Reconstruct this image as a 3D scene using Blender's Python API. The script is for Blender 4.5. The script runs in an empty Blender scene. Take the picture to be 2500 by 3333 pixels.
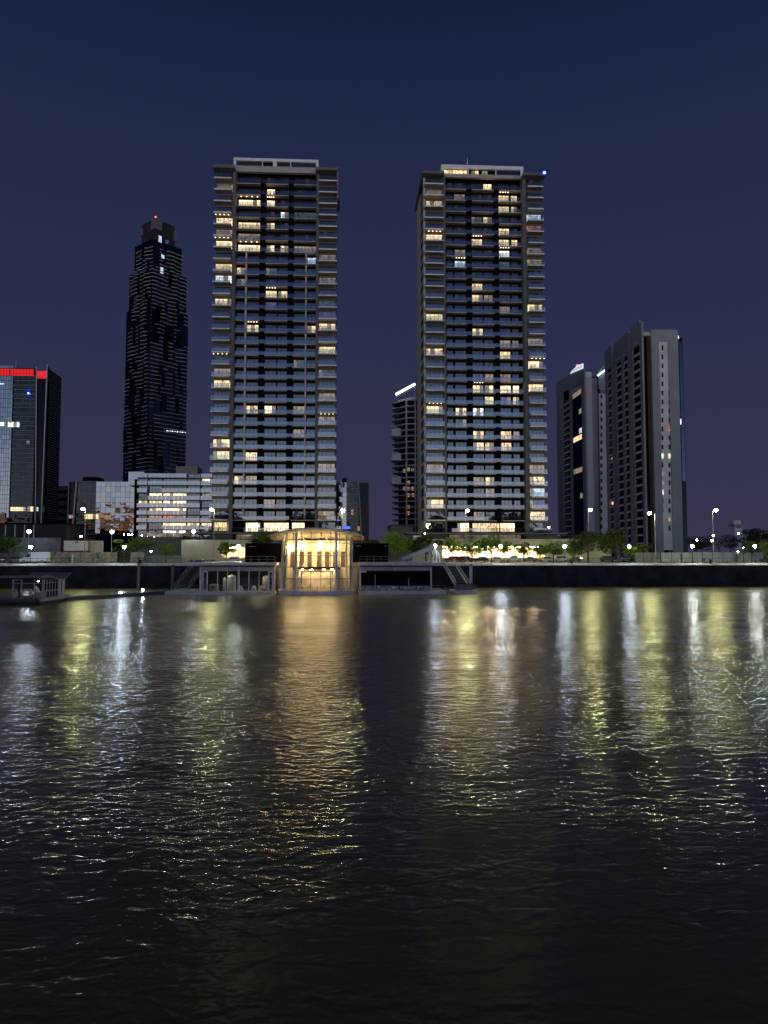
import bpy, math, random
import numpy as np
from mathutils import Vector, Matrix

random.seed(7)
rng = np.random.default_rng(7)
R = math.radians
scene = bpy.context.scene
C = scene.collection

# ------------------------------------------------------------ camera
F, CX, CY = 2350.0, 1250.0, 1666.5          # focal length and centre in photo pixels
YAW, PITCH = R(3.0), math.atan((1811 - 1666.5) / 2350.0)
CAM = Vector((0, 0, 6.7))
cam_d = bpy.data.cameras.new('camera')
cam = bpy.data.objects.new('camera', cam_d)
C.objects.link(cam)
cam.location = CAM
cam.rotation_euler = (math.pi / 2 + PITCH, 0, -YAW)
cam_d.sensor_fit = 'VERTICAL'
cam_d.sensor_height = 36.0
cam_d.lens = 36.0 * F / 3333.0
cam_d.clip_start, cam_d.clip_end = 0.1, 6000
scene.camera = cam
RM = Matrix.Rotation(-YAW, 3, 'Z') @ Matrix.Rotation(math.pi / 2 + PITCH, 3, 'X')

# ------------------------------------------------------------ world: night sky, last western afterglow behind the camera
W = bpy.data.worlds.new('World')
scene.world = W
W.use_nodes = True
nt = W.node_tree
nt.nodes.clear()


def N(tree, typ, **kw):
    n = tree.nodes.new(typ)
    for k, v in kw.items():
        setattr(n, k, v)
    return n


def ramp(tree, stops, src, interp='LINEAR'):
    n = N(tree, 'ShaderNodeValToRGB')
    n.color_ramp.interpolation = interp
    e = n.color_ramp.elements
    while len(e) < len(stops):
        e.new(0.5)
    for el, (p, c) in zip(e, stops):
        el.position = p
        el.color = (*c, 1)
    tree.links.new(src, n.inputs[0])
    return n.outputs[0]


tc = N(nt, 'ShaderNodeTexCoord')
sx = N(nt, 'ShaderNodeSeparateXYZ')
nt.links.new(tc.outputs['Generated'], sx.inputs[0])
east = ramp(nt, [(0.0, (.041, .037, .072)), (.10, (.034, .034, .075)), (.38, (.0205, .0258, .070)), (.50, (.0158, .021, .062)),
                 (.59, (.0112, .0165, .054)), (.66, (.0072, .0117, .042)), (1.0, (.005, .008, .03))], sx.outputs[2])
west = ramp(nt, [(0.0, (.95, .84, .80)), (.07, (.72, .75, .90)), (.16, (.32, .42, .68)), (.30, (.10, .145, .33)),
                 (.46, (.032, .046, .125)), (.7, (.012, .018, .06)), (1.0, (.005, .008, .03))], sx.outputs[2])
mr = N(nt, 'ShaderNodeMapRange', interpolation_type='SMOOTHSTEP')
mr.inputs[1].default_value, mr.inputs[2].default_value = 0.25, -0.75
nt.links.new(sx.outputs[1], mr.inputs[0])
mx = N(nt, 'ShaderNodeMixRGB')
nt.links.new(mr.outputs[0], mx.inputs[0])
nt.links.new(east, mx.inputs[1])
nt.links.new(west, mx.inputs[2])
bg = N(nt, 'ShaderNodeBackground')
nt.links.new(mx.outputs[0], bg.inputs[0])
bg.inputs[1].default_value = 1.0
wo = N(nt, 'ShaderNodeOutputWorld')
nt.links.new(bg.outputs[0], wo.inputs[0])

vs = scene.view_settings
vs.view_transform, vs.look, vs.exposure, vs.gamma, vs.use_curve_mapping = 'Standard', 'None', 0.0, 1.0, False
scene.cycles.max_bounces = 6
scene.cycles.diffuse_bounces = 3
scene.cycles.glossy_bounces = 4
scene.cycles.transparent_max_bounces = 16
scene.cycles.transmission_bounces = 3
scene.cycles.sample_clamp_indirect = 6.0
scene.cycles.sample_clamp_direct = 0.0
scene.cycles.use_denoising = True
scene.cycles.caustics_reflective = True


# ------------------------------------------------------------ helpers
def ray(u, v):
    return RM @ Vector(((u - CX) / F, -(v - CY) / F, -1.0))


def at(u, v, Y):
    """the point on the plane y = Y that is seen at photo pixel (u, v)"""
    d = ray(u, v)
    return CAM + d * (Y / d.y)


def PX(u, Y, v=1811):
    return at(u, v, Y).x


def PZ(v, Y, u=1127):
    return at(u, v, Y).z


def hx(h):
    h = h.lstrip('#')
    return tuple((lambda c: c / 12.92 if c <= .04045 else ((c + .055) / 1.055) ** 2.4)(int(h[i:i + 2], 16) / 255) for i in (0, 2, 4))


def newmat(name):
    m = bpy.data.materials.new(name)
    m.use_nodes = True
    m.node_tree.nodes.clear()
    o = N(m.node_tree, 'ShaderNodeOutputMaterial')
    return m, m.node_tree, o


def pbr(name, col, rough=.7, metal=0.0, var=.25, scale=.6, spec=.5, bump=0.0, streak=False):
    m, t, o = newmat(name)
    b = N(t, 'ShaderNodeBsdfPrincipled')
    b.inputs['Roughness'].default_value = rough
    b.inputs['Metallic'].default_value = metal
    b.inputs['Specular IOR Level'].default_value = spec
    t.links.new(b.outputs[0], o.inputs[0])
    if var:
        c = N(t, 'ShaderNodeTexCoord')
        mp = N(t, 'ShaderNodeMapping')
        mp.inputs['Scale'].default_value = (1, 1, .15) if streak else (1, 1, 1)
        t.links.new(c.outputs['Object'], mp.inputs[0])
        n = N(t, 'ShaderNodeTexNoise')
        n.inputs['Scale'].default_value = scale
        n.inputs['Detail'].default_value = 5
        t.links.new(mp.outputs[0], n.inputs['Vector'])
        lo = tuple(x * (1 - var) for x in col)
        hi = tuple(min(1, x * (1 + var)) for x in col)
        t.links.new(ramp(t, [(.3, lo), (.7, hi)], n.outputs[0]), b.inputs['Base Color'])
        if bump:
            bp = N(t, 'ShaderNodeBump')
            bp.inputs['Strength'].default_value = bump
            t.links.new(n.outputs[0], bp.inputs['Height'])
            t.links.new(bp.outputs[0], b.inputs['Normal'])
    else:
        b.inputs['Base Color'].default_value = (*col, 1)
    return m


def emis(name, col, s):
    m, t, o = newmat(name)
    e = N(t, 'ShaderNodeEmission')
    e.inputs[0].default_value = (*col, 1)
    e.inputs[1].default_value = s
    t.links.new(e.outputs[0], o.inputs[0])
    return m


def litwin(name, col, s, lo=.35, scale=.55):
    """a lit room behind a window: curtains, furniture and bare wall break up the light"""
    m, t, o = newmat(name)
    c = N(t, 'ShaderNodeTexCoord')
    mp = N(t, 'ShaderNodeMapping')
    mp.inputs['Scale'].default_value = (1, 1, .55)
    t.links.new(c.outputs['Object'], mp.inputs[0])
    v = N(t, 'ShaderNodeTexVoronoi')
    v.distance = 'CHEBYCHEV'
    v.inputs['Scale'].default_value = scale * 1.7
    t.links.new(mp.outputs[0], v.inputs['Vector'])
    n = N(t, 'ShaderNodeTexNoise')
    n.inputs['Scale'].default_value = scale * 3.2
    n.inputs['Detail'].default_value = 3
    t.links.new(mp.outputs[0], n.inputs['Vector'])
    sp = N(t, 'ShaderNodeSeparateColor')
    t.links.new(v.outputs['Color'], sp.inputs[0])
    a = N(t, 'ShaderNodeMath', operation='MULTIPLY')
    t.links.new(ramp(t, [(.0, (.55,) * 3), (.6, (1,) * 3)], sp.outputs[0]), a.inputs[0])
    t.links.new(ramp(t, [(.36, (lo,) * 3), (.47, (1,) * 3)], n.outputs[0]), a.inputs[1])
    b = N(t, 'ShaderNodeMath', operation='MULTIPLY')
    t.links.new(a.outputs[0], b.inputs[0])
    b.inputs[1].default_value = s
    e = N(t, 'ShaderNodeEmission')
    e.inputs[0].default_value = (*col, 1)
    t.links.new(b.outputs[0], e.inputs[1])
    g = N(t, 'ShaderNodeBsdfGlossy')
    g.inputs['Color'].default_value = (.12, .12, .13, 1)
    g.inputs['Roughness'].default_value = .03
    ad = N(t, 'ShaderNodeAddShader')
    t.links.new(e.outputs[0], ad.inputs[0])
    t.links.new(g.outputs[0], ad.inputs[1])
    t.links.new(ad.outputs[0], o.inputs[0])
    return m


def glassy(name, dark, refl, fac, rough=.03, wob=.004, wscale=.5):
    """opaque window glass: dark room behind, mirror of the sky in front, slightly wavy"""
    m, t, o = newmat(name)
    d = N(t, 'ShaderNodeBsdfDiffuse')
    d.inputs[0].default_value = (*dark, 1)
    g = N(t, 'ShaderNodeBsdfGlossy')
    g.inputs[0].default_value = (*refl, 1)
    g.inputs['Roughness'].default_value = rough
    c = N(t, 'ShaderNodeTexCoord')
    n = N(t, 'ShaderNodeTexNoise')
    n.inputs['Scale'].default_value = wscale
    t.links.new(c.outputs['Object'], n.inputs['Vector'])
    bp = N(t, 'ShaderNodeBump')
    bp.inputs['Strength'].default_value = 1.0
    bp.inputs['Distance'].default_value = wob * 8
    t.links.new(n.outputs[0], bp.inputs['Height'])
    t.links.new(bp.outputs[0], g.inputs['Normal'])
    mx = N(t, 'ShaderNodeMixShader')
    mx.inputs[0].default_value = fac
    t.links.new(d.outputs[0], mx.inputs[1])
    t.links.new(g.outputs[0], mx.inputs[2])
    t.links.new(mx.outputs[0], o.inputs[0])
    return m


def clearglass(name, tint, fac, rough=.02):
    m, t, o = newmat(name)
    a = N(t, 'ShaderNodeBsdfTransparent')
    a.inputs[0].default_value = (*tint, 1)
    g = N(t, 'ShaderNodeBsdfGlossy')
    g.inputs[0].default_value = (.9, .95, 1, 1)
    g.inputs['Roughness'].default_value = rough
    mx = N(t, 'ShaderNodeMixShader')
    mx.inputs[0].default_value = fac
    t.links.new(a.outputs[0], mx.inputs[1])
    t.links.new(g.outputs[0], mx.inputs[2])
    t.links.new(mx.outputs[0], o.inputs[0])
    return m


def base_of(p):
    v = Vector((0, 0, 0))
    while p:
        v += p.location
        p = p.parent
    return v


class MB:
    """collects shapes in world coordinates and links them as ONE mesh object"""

    def __init__(s):
        s.v, s.f, s.m = [], [], []

    def add(s, vs, fs, mi=0):
        o = len(s.v)
        s.v += [tuple(p) for p in vs]
        s.f += [tuple(i + o for i in f) for f in fs]
        s.m += [mi] * len(fs)
        return s

    def box(s, x0, x1, y0, y1, z0, z1, mi=0):
        if x0 > x1: x0, x1 = x1, x0
        if y0 > y1: y0, y1 = y1, y0
        if z0 > z1: z0, z1 = z1, z0
        return s.add([(x0, y0, z0), (x1, y0, z0), (x1, y1, z0), (x0, y1, z0), (x0, y0, z1), (x1, y0, z1), (x1, y1, z1), (x0, y1, z1)],
                     [(0, 3, 2, 1), (4, 5, 6, 7), (0, 1, 5, 4), (1, 2, 6, 5), (2, 3, 7, 6), (3, 0, 4, 7)], mi)

    def quad(s, a, b, c, d, mi=0):
        return s.add([a, b, c, d], [(0, 1, 2, 3)], mi)

    def prism(s, poly, z0, z1, mi=0):
        """vertical prism over a counter-clockwise plan polygon; z1 may be a list of heights"""
        n = len(poly)
        zt = z1 if isinstance(z1, (list, tuple)) else [z1] * n
        return s.add([(x, y, z0) for x, y in poly] + [(x, y, zt[i]) for i, (x, y) in enumerate(poly)],
                     [tuple(range(n - 1, -1, -1)), tuple(range(n, 2 * n))] + [(i, (i + 1) % n, n + (i + 1) % n, n + i) for i in range(n)], mi)

    def extrude(s, prof, axis, a, b, mi=0):
        """profile of (p, q) pairs swept along an axis: axis x -> (y, z), axis y -> (x, z)"""
        n = len(prof)
        if axis == 'x':
            vs = [(a, p, q) for p, q in prof] + [(b, p, q) for p, q in prof]
        else:
            vs = [(p, a, q) for p, q in prof] + [(p, b, q) for p, q in prof]
        return s.add(vs, [tuple(range(n)), tuple(range(2 * n - 1, n - 1, -1))] + [(i, n + i, n + (i + 1) % n, (i + 1) % n) for i in range(n)], mi)

    def tube(s, a, b, r, r2=None, n=8, mi=0):
        a, b = Vector(a), Vector(b)
        r2 = r if r2 is None else r2
        d = (b - a).normalized()
        x = d.orthogonal().normalized()
        y = d.cross(x)
        vs = [a + (x * math.cos(t) + y * math.sin(t)) * r for t in [2 * math.pi * i / n for i in range(n)]]
        vs += [b + (x * math.cos(t) + y * math.sin(t)) * r2 for t in [2 * math.pi * i / n for i in range(n)]]
        return s.add(vs, [tuple(range(n - 1, -1, -1)), tuple(range(n, 2 * n))] + [(i, (i + 1) % n, n + (i + 1) % n, n + i) for i in range(n)], mi)

    def lathe(s, prof, c, n=24, mi=0, a0=0.0, a1=2 * math.pi):
        """profile of (r, z) turned about the vertical through c"""
        full = abs(a1 - a0 - 2 * math.pi) < 1e-6
        k = n if full else n + 1
        vs = [(c[0] + r * math.cos(a0 + (a1 - a0) * i / n), c[1] + r * math.sin(a0 + (a1 - a0) * i / n), c[2] + z) for r, z in prof for i in range(k)]
        fs = []
        for j in range(len(prof) - 1):
            for i in range(n):
                i2 = (i + 1) % k
                fs.append((j * k + i, j * k + i2, (j + 1) * k + i2, (j + 1) * k + i))
        return s.add(vs, fs, mi)

    def ball(s, c, r, n=8, rz=None, mi=0):
        rz = rz or r
        return s.lathe([(max(.001, r * math.sin(math.pi * j / n)), -rz * math.cos(math.pi * j / n)) for j in range(n + 1)], c, n + 2, mi)

    def bar(s, a, b, w, h, mi=0):
        """rectangular bar between two points, w across, h upright"""
        a, b = Vector(a), Vector(b)
        d = (b - a).normalized()
        up = Vector((0, 0, 1)) if abs(d.z) < .95 else Vector((0, 1, 0))
        x = d.cross(up).normalized() * (w / 2)
        y = x.cross(d).normalized() * (h / 2)
        vs = [a - x - y, a + x - y, a + x + y, a - x + y, b - x - y, b + x - y, b + x + y, b - x + y]
        return s.add(vs, [(0, 3, 2, 1), (4, 5, 6, 7), (0, 1, 5, 4), (1, 2, 6, 5), (2, 3, 7, 6), (3, 0, 4, 7)], mi)

    def build(s, name, mats, parent=None, smooth=False):
        if not isinstance(mats, (list, tuple)):
            mats = [mats]
        A = np.array(s.v, dtype=float)
        if parent is None:
            org = Vector(((A[:, 0].min() + A[:, 0].max()) / 2, (A[:, 1].min() + A[:, 1].max()) / 2, A[:, 2].min()))
        else:
            org = base_of(parent)
        A -= np.array(org)
        me = bpy.data.meshes.new(name)
        me.from_pydata(A.tolist(), [], s.f)
        for m in mats:
            me.materials.append(m)
        me.polygons.foreach_set('material_index', s.m)
        if smooth:
            me.polygons.foreach_set('use_smooth', [True] * len(me.polygons))
        me.update()
        o = bpy.data.objects.new(name, me)
        C.objects.link(o)
        if parent is None:
            o.location = org
        else:
            o.parent = parent
        return o


def tag(o, label=None, cat=None, group=None, kind=None):
    if label: o['label'] = label
    if cat: o['category'] = cat
    if group: o['group'] = group
    if kind: o['kind'] = kind
    return o


def empty(name, loc, label=None, cat=None, group=None, rz=0.0):
    o = bpy.data.objects.new(name, None)
    C.objects.link(o)
    o.location = loc
    o.rotation_euler = (0, 0, rz)
    o.empty_display_size = .5
    return tag(o, label, cat, group)


def copy_tree(o, parent=None):
    c = o.copy()
    C.objects.link(c)
    c.parent = parent
    for ch in list(o.children):
        copy_tree(ch, c)
    return c


GZ = 5.1         # quay level above the water
QY = 157.0       # quay edge
M = {}
M['asphalt'] = pbr('asphalt', (.05, .05, .052), .85, var=.3, scale=.4)
M['paving'] = pbr('paving', (.52, .51, .46), .8, var=.2, scale=.8)
M['coping'] = pbr('coping', (.70, .69, .62), .75, var=.25, scale=1.5)
M['quay'] = pbr('quay_stone', (.030, .027, .029), .9, var=.75, scale=.35, bump=.5)
M['ground'] = pbr('ground', (.09, .085, .075), .9)
M['grass'] = pbr('grass', (.10, .15, .03), .9, var=.4, scale=2)
M['dark_wall'] = pbr('dark_wall', (.007, .007, .008), .9, spec=.1)
M['pillar'] = pbr('charcoal_cladding', (.135, .132, .13), .6, var=.12, scale=.3)
M['soffit'] = pbr('shaded_slab_soffit', (.26, .235, .21), .8, var=.1)  # shade under the balcony slabs put into the colour
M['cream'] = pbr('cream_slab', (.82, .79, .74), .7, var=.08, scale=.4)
M['beige'] = pbr('beige_cladding', (.62, .56, .48), .7, var=.12, scale=.25)
M['taupe'] = pbr('taupe_band', (.42, .39, .36), .7, var=.12, scale=.5)
M['frame'] = pbr('window_frame', (.03, .03, .033), .5, var=0)
M['white'] = pbr('white_paint', (.78, .78, .77), .5, var=.08)
M['offwhite'] = pbr('offwhite_render', (.46, .43, .34), .75, var=.16, scale=.22, streak=True)
M['grey'] = pbr('grey_paint', (.44, .44, .46), .55, var=.12)
M['midgrey'] = pbr('mid_grey', (.16, .16, .17), .6, var=.15)
M['hull'] = pbr('hull_grey', (.78, .78, .78), .5, var=.18, scale=.8)
M['black'] = pbr('black_paint', (.012, .011, .012), .6, var=0)
M['blackclad'] = pbr('black_cladding', (.004, .0025, .0035), .9, spec=.05, var=.2, scale=1.5)
M['steel'] = pbr('galvanised_steel', (.42, .43, .43), .4, .6, var=.1)
M['pole'] = pbr('lamp_pole', (.30, .31, .29), .5, .2, var=.1)
M['darkpole'] = pbr('dark_lamp_pole', (.04, .045, .05), .5, .2, var=.1)
M['concrete'] = pbr('concrete', (.62, .63, .68), .8, var=.2, scale=.15, streak=True)
M['darkgrey'] = pbr('dark_grey_render', (.34, .35, .37), .8, var=.12, scale=.08)
M['lightgrey'] = pbr('light_grey_panel', (.84, .82, .79), .8, var=.12, scale=.2)
M['win'] = glassy('window_glass', (.014, .016, .018), (.85, .92, .95), .22)
M['blind'] = glassy('window_glass_with_blind', (.13, .125, .115), (.85, .92, .95), .17)
M['rail'] = clearglass('balcony_glass', (.62, .66, .70), .27)
for i_, (f1, f2) in enumerate(((.17, .22), (.25, .31))):
    M['win%d' % i_] = glassy('window_glass', (.014, .016, .018), (.85, .92, .95), f1)
    M['rail%d' % i_] = clearglass('balcony_glass', (.60, .64, .69), f2)
M['clear'] = clearglass('clear_glass', (.95, .97, .95), .05)
M['office'] = glassy('office_glass', (.02, .022, .026), (.92, .95, .97), .37, wob=.003)
M['officedark'] = glassy('office_dark_glass', (.012, .014, .013), (.65, .75, .7), .07, wob=.006)
M['officeblack'] = glassy('office_black_glass', (.004, .004, .005), (.5, .5, .6), .025)
M['officeblue'] = glassy('office_blue_glass', (.010, .012, .02), (.55, .65, 1.0), .22, wob=.008)
M['towerglass'] = glassy('tower_blue_glass', (.004, .005, .009), (.42, .48, .85), .05, wob=.01, wscale=.3)
M['mullion'] = pbr('mullion', (.10, .11, .13), .5, .3, var=0)
M['lightband'] = pbr('light_metal_band', (.50, .50, .48), .45, .2, var=.1)
M['dimband'] = pbr('dull_metal_band', (.22, .22, .22), .5, .2, var=.1)
# light sources
M['warm'] = litwin('lit_window_warm', (1.0, .71, .38), 1.5, .22)
M['bright'] = litwin('lit_window_bright', (1.0, .74, .42), 2.5, .32)
M['cool'] = litwin('lit_window_cool', (.62, .80, 1.0), 1.1, .35)
M['white_l'] = litwin('lit_window_white', (.88, .95, .92), 1.7, .45)
M['dim'] = litwin('lit_window_dim', (1.0, .76, .50), .32, .3)
M['yellow'] = litwin('lit_window_yellow', (1.0, .80, .40), 1.35, .45)
M['orange'] = litwin('lit_window_orange', (1.0, .42, .20), .45, .3)
M['purple'] = litwin('lit_window_purple', (.42, .38, 1.0), .2, .3)
M['green'] = litwin('lit_window_green', (.48, .66, .56), .13, .3)
M['downlight'] = emis('soffit_downlight', (1.0, .72, .42), 6.0)
M['lamp_cool'] = emis('lamp_cool', (.80, .90, 1.0), 230)
M['lamp_white'] = emis('lamp_white', (.93, 1.0, .86), 250)
M['lamp_green'] = emis('lamp_greenish', (.98, 1.0, .42), 560)
M['lamp_warm'] = emis('lamp_warm', (1.0, .72, .40), 150)
M['lamp_cool_far'] = emis('lamp_cool_far', (.82, .9, 1.0), 90)
M['lamp_white_far'] = emis('lamp_white_far', (.95, 1.0, .9), 160)
M['lamp_flood'] = emis('lamp_flood', (.82, .92, 1.0), 130)
M['blue_l'] = emis('blue_beacon_light', (.02, .03, 1.0), 60)
M['red_l'] = emis('red_beacon_light', (1.0, .05, .04), 9)
M['neon'] = emis('white_light_strip', (.92, .95, 1.0), 4.0)
LIT = {'w': 'warm', 'b': 'bright', 'c': 'cool', 'h': 'white_l', 'd': 'dim', 'y': 'yellow', 'o': 'orange', 'p': 'purple', 'g': 'green'}
LITWORD = {'w': 'window lit warm', 'b': 'window brightly lit warm', 'c': 'window lit cool blue white', 'h': 'window lit cold white',
           'd': 'window lit dimly', 'y': 'window lit yellow', 'o': 'window lit orange', 'p': 'window lit purple', 'g': 'window lit faint green'}
# ------------------------------------------------------------ the setting: water, quays, ground, roads
def water_material():
    g = bpy.data.node_groups.new('wave_height', 'ShaderNodeTree')
    g.interface.new_socket('P', in_out='INPUT', socket_type='NodeSocketVector')
    g.interface.new_socket('H', in_out='OUTPUT', socket_type='NodeSocketFloat')
    gi, go = N(g, 'NodeGroupInput'), N(g, 'NodeGroupOutput')
    acc = None
    for (sc, sxx, rot, amp, det, dist) in ((.6, .5, .26, .070, 1.0, .4), (2.3, .5, -.24, .095, 1.5, .5), (4.6, .6, .14, .050, 1.5, .5), (8.5, .7, -.1, .016, 1.0, .3)):
        mp = N(g, 'ShaderNodeMapping')
        mp.inputs['Rotation'].default_value = (0, 0, rot)
        mp.inputs['Scale'].default_value = (sxx, 1, 1)
        g.links.new(gi.outputs[0], mp.inputs[0])
        n = N(g, 'ShaderNodeTexNoise', noise_dimensions='2D')
        n.inputs['Scale'].default_value = sc
        n.inputs['Detail'].default_value = det
        n.inputs['Roughness'].default_value = .5
        n.inputs['Distortion'].default_value = dist
        g.links.new(mp.outputs[0], n.inputs['Vector'])
        mu = N(g, 'ShaderNodeMath', operation='MULTIPLY')
        mu.inputs[1].default_value = amp
        g.links.new(n.outputs[0], mu.inputs[0])
        if acc is None:
            acc = mu.outputs[0]
        else:
            ad = N(g, 'ShaderNodeMath', operation='ADD')
            g.links.new(acc, ad.inputs[0])
            g.links.new(mu.outputs[0], ad.inputs[1])
            acc = ad.outputs[0]
    g.links.new(acc, go.inputs[0])

    m, t, o = newmat('dock_water')
    geo = N(t, 'ShaderNodeNewGeometry')
    e = .04
    hs = []
    for off in ((0, 0, 0), (e, 0, 0), (0, e, 0)):
        a = N(t, 'ShaderNodeVectorMath', operation='ADD')
        a.inputs[1].default_value = off
        t.links.new(geo.outputs['Position'], a.inputs[0])
        k = N(t, 'ShaderNodeGroup')
        k.node_tree = g
        t.links.new(a.outputs[0], k.inputs[0])
        hs.append(k.outputs[0])
    # patches of livelier and calmer water
    pn = N(t, 'ShaderNodeTexNoise', noise_dimensions='2D')
    pn.inputs['Scale'].default_value = .045
    pn.inputs['Detail'].default_value = 2
    t.links.new(geo.outputs['Position'], pn.inputs['Vector'])
    pm = N(t, 'ShaderNodeMapRange')
    pm.inputs[1].default_value, pm.inputs[2].default_value = .35, .65
    pm.inputs[3].default_value, pm.inputs[4].default_value = WAVE[0], WAVE[1]
    t.links.new(pn.outputs[0], pm.inputs[0])
    # the water lies calmer in the lee of the near quay
    sy = N(t, 'ShaderNodeSeparateXYZ')
    t.links.new(geo.outputs['Position'], sy.inputs[0])
    lee = N(t, 'ShaderNodeMapRange', interpolation_type='SMOOTHSTEP')
    lee.inputs[1].default_value, lee.inputs[2].default_value = 9, 30
    lee.inputs[3].default_value, lee.inputs[4].default_value = .24, 1.0
    t.links.new(sy.outputs[1], lee.inputs[0])
    # cat's paws: small ruffled patches a few metres across
    cm = N(t, 'ShaderNodeMapping')
    cm.inputs['Scale'].default_value = (.5, 1, 1)
    t.links.new(geo.outputs['Position'], cm.inputs[0])
    cn_ = N(t, 'ShaderNodeTexNoise', noise_dimensions='2D')
    cn_.inputs['Scale'].default_value = .28
    cn_.inputs['Detail'].default_value = 3
    t.links.new(cm.outputs[0], cn_.inputs['Vector'])
    cr_ = N(t, 'ShaderNodeMapRange')
    cr_.inputs[1].default_value, cr_.inputs[2].default_value = .32, .68
    cr_.inputs[3].default_value, cr_.inputs[4].default_value = .45, 1.45
    t.links.new(cn_.outputs[0], cr_.inputs[0])
    pm1 = N(t, 'ShaderNodeMath', operation='MULTIPLY')
    t.links.new(pm.outputs[0], pm1.inputs[0])
    t.links.new(cr_.outputs[0], pm1.inputs[1])
    # out in the open dock the fine chop turns into a rougher, evenly ruffled surface
    far = N(t, 'ShaderNodeMapRange', interpolation_type='SMOOTHSTEP')
    far.inputs[1].default_value, far.inputs[2].default_value = 40, 105
    far.inputs[3].default_value, far.inputs[4].default_value = 1.0, .50
    t.links.new(sy.outputs[1], far.inputs[0])
    pm0 = N(t, 'ShaderNodeMath', operation='MULTIPLY')
    t.links.new(pm1.outputs[0], pm0.inputs[0])
    t.links.new(far.outputs[0], pm0.inputs[1])
    rgh = N(t, 'ShaderNodeMapRange', interpolation_type='SMOOTHSTEP')
    rgh.inputs[1].default_value, rgh.inputs[2].default_value = 30, 105
    rgh.inputs[3].default_value, rgh.inputs[4].default_value = .13, .27
    t.links.new(sy.outputs[1], rgh.inputs[0])
    pm2 = N(t, 'ShaderNodeMath', operation='MULTIPLY')
    t.links.new(pm0.outputs[0], pm2.inputs[0])
    t.links.new(lee.outputs[0], pm2.inputs[1])
    cmb = N(t, 'ShaderNodeCombineXYZ')
    for i in (0, 1):
        s = N(t, 'ShaderNodeMath', operation='SUBTRACT')
        t.links.new(hs[0], s.inputs[0])
        t.links.new(hs[i + 1], s.inputs[1])
        d = N(t, 'ShaderNodeMath', operation='MULTIPLY')
        t.links.new(s.outputs[0], d.inputs[0])
        d.inputs[1].default_value = 1 / e
        d2 = N(t, 'ShaderNodeMath', operation='MULTIPLY')
        t.links.new(d.outputs[0], d2.inputs[0])
        t.links.new(pm2.outputs[0], d2.inputs[1])
        t.links.new(d2.outputs[0], cmb.inputs[i])
    cmb.inputs[2].default_value = 1.0
    nm = N(t, 'ShaderNodeVectorMath', operation='NORMALIZE')
    t.links.new(cmb.outputs[0], nm.inputs[0])
    b = N(t, 'ShaderNodeBsdfPrincipled')
    b.inputs['Base Color'].default_value = (.25, .215, .05, 1)
    t.links.new(rgh.outputs[0], b.inputs['Roughness'])
    b.inputs['IOR'].default_value = 1.33
    b.inputs['Specular IOR Level'].default_value = .5
    t.links.new(nm.outputs[0], b.inputs['Normal'])
    t.links.new(b.outputs[0], o.inputs[0])
    return m


WAVE = (.55, 1.15)
M['water'] = water_material()
w = MB().quad((-700, 1.2, 0), (700, 1.2, 0), (700, QY + 1, 0), (-700, QY + 1, 0)).build('water', M['water'])
tag(w, 'dark rippled dock water with long streaks of reflected light', 'water', kind='structure')

q = MB().box(-700, 700, -90, 1.4, -2, GZ).build('near_quay', M['paving'])
tag(q, 'paved quay on the near bank of the dock', 'quay', kind='structure')
g = MB().box(-1500, 1500, QY + 1.0, 3500, GZ - 8, GZ).build('ground', M['ground'])
tag(g, 'flat city ground stretching behind the quay', 'ground', kind='structure')

wq = MB()
wq.box(-700, 700, QY, QY + .9, -2.5, GZ - .45)
for x in np.arange(-148, 148, 7.4):                                     # shallow buttresses and joints in the old dock wall
    wq.box(x, x + .5, QY - .07, QY, -2.5, GZ - .5)
wq.box(-700, 700, QY - .12, QY, 1.55, 1.8)
wq = wq.build('quay_wall', M['quay'])
tag(wq, 'tall dark stone dock wall rising from the water', 'wall')
cp = MB()
for x in np.arange(-160, 160, 2.5):
    cp.extrude([(QY - .15, GZ - .45), (QY - .15, GZ - .30), (QY + .75, GZ + .08), (QY + 1.4, GZ + .10), (QY + 1.4, GZ - .45)], 'x', x + .02, x + 2.48)  # front slope added to the profile so lamplight shows as a bright line
cp.box(-700, -160, QY - .15, QY + 1.4, GZ - .35, GZ + .1)
cp.box(160, 700, QY - .15, QY + 1.4, GZ - .35, GZ + .1)
tag(cp.build('kerb', M['coping']), 'pale stone coping along the edge of the quay', 'kerb', kind='structure')
tag(MB().quad((-700, QY + 1.4, GZ + .02), (700, QY + 1.4, GZ + .02), (700, QY + 15, GZ + .02), (-700, QY + 15, GZ + .02)).build('pavement', M['paving']),
    'pale paved promenade along the quay', 'pavement', kind='structure')
tag(MB().quad((-700, 186, GZ + .03), (700, 186, GZ + .03), (700, 204, GZ + .03), (-700, 204, GZ + .03)).build('road', M['asphalt']),
    'asphalt road behind the promenade', 'road', kind='structure')
tag(MB().quad((-700, 172.2, GZ + .03), (700, 172.2, GZ + .03), (700, 185.6, GZ + .03), (-700, 185.6, GZ + .03)).build('lawn', M['grass']),
    'strip of mown grass between promenade and road', 'lawn', kind='structure')
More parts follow.
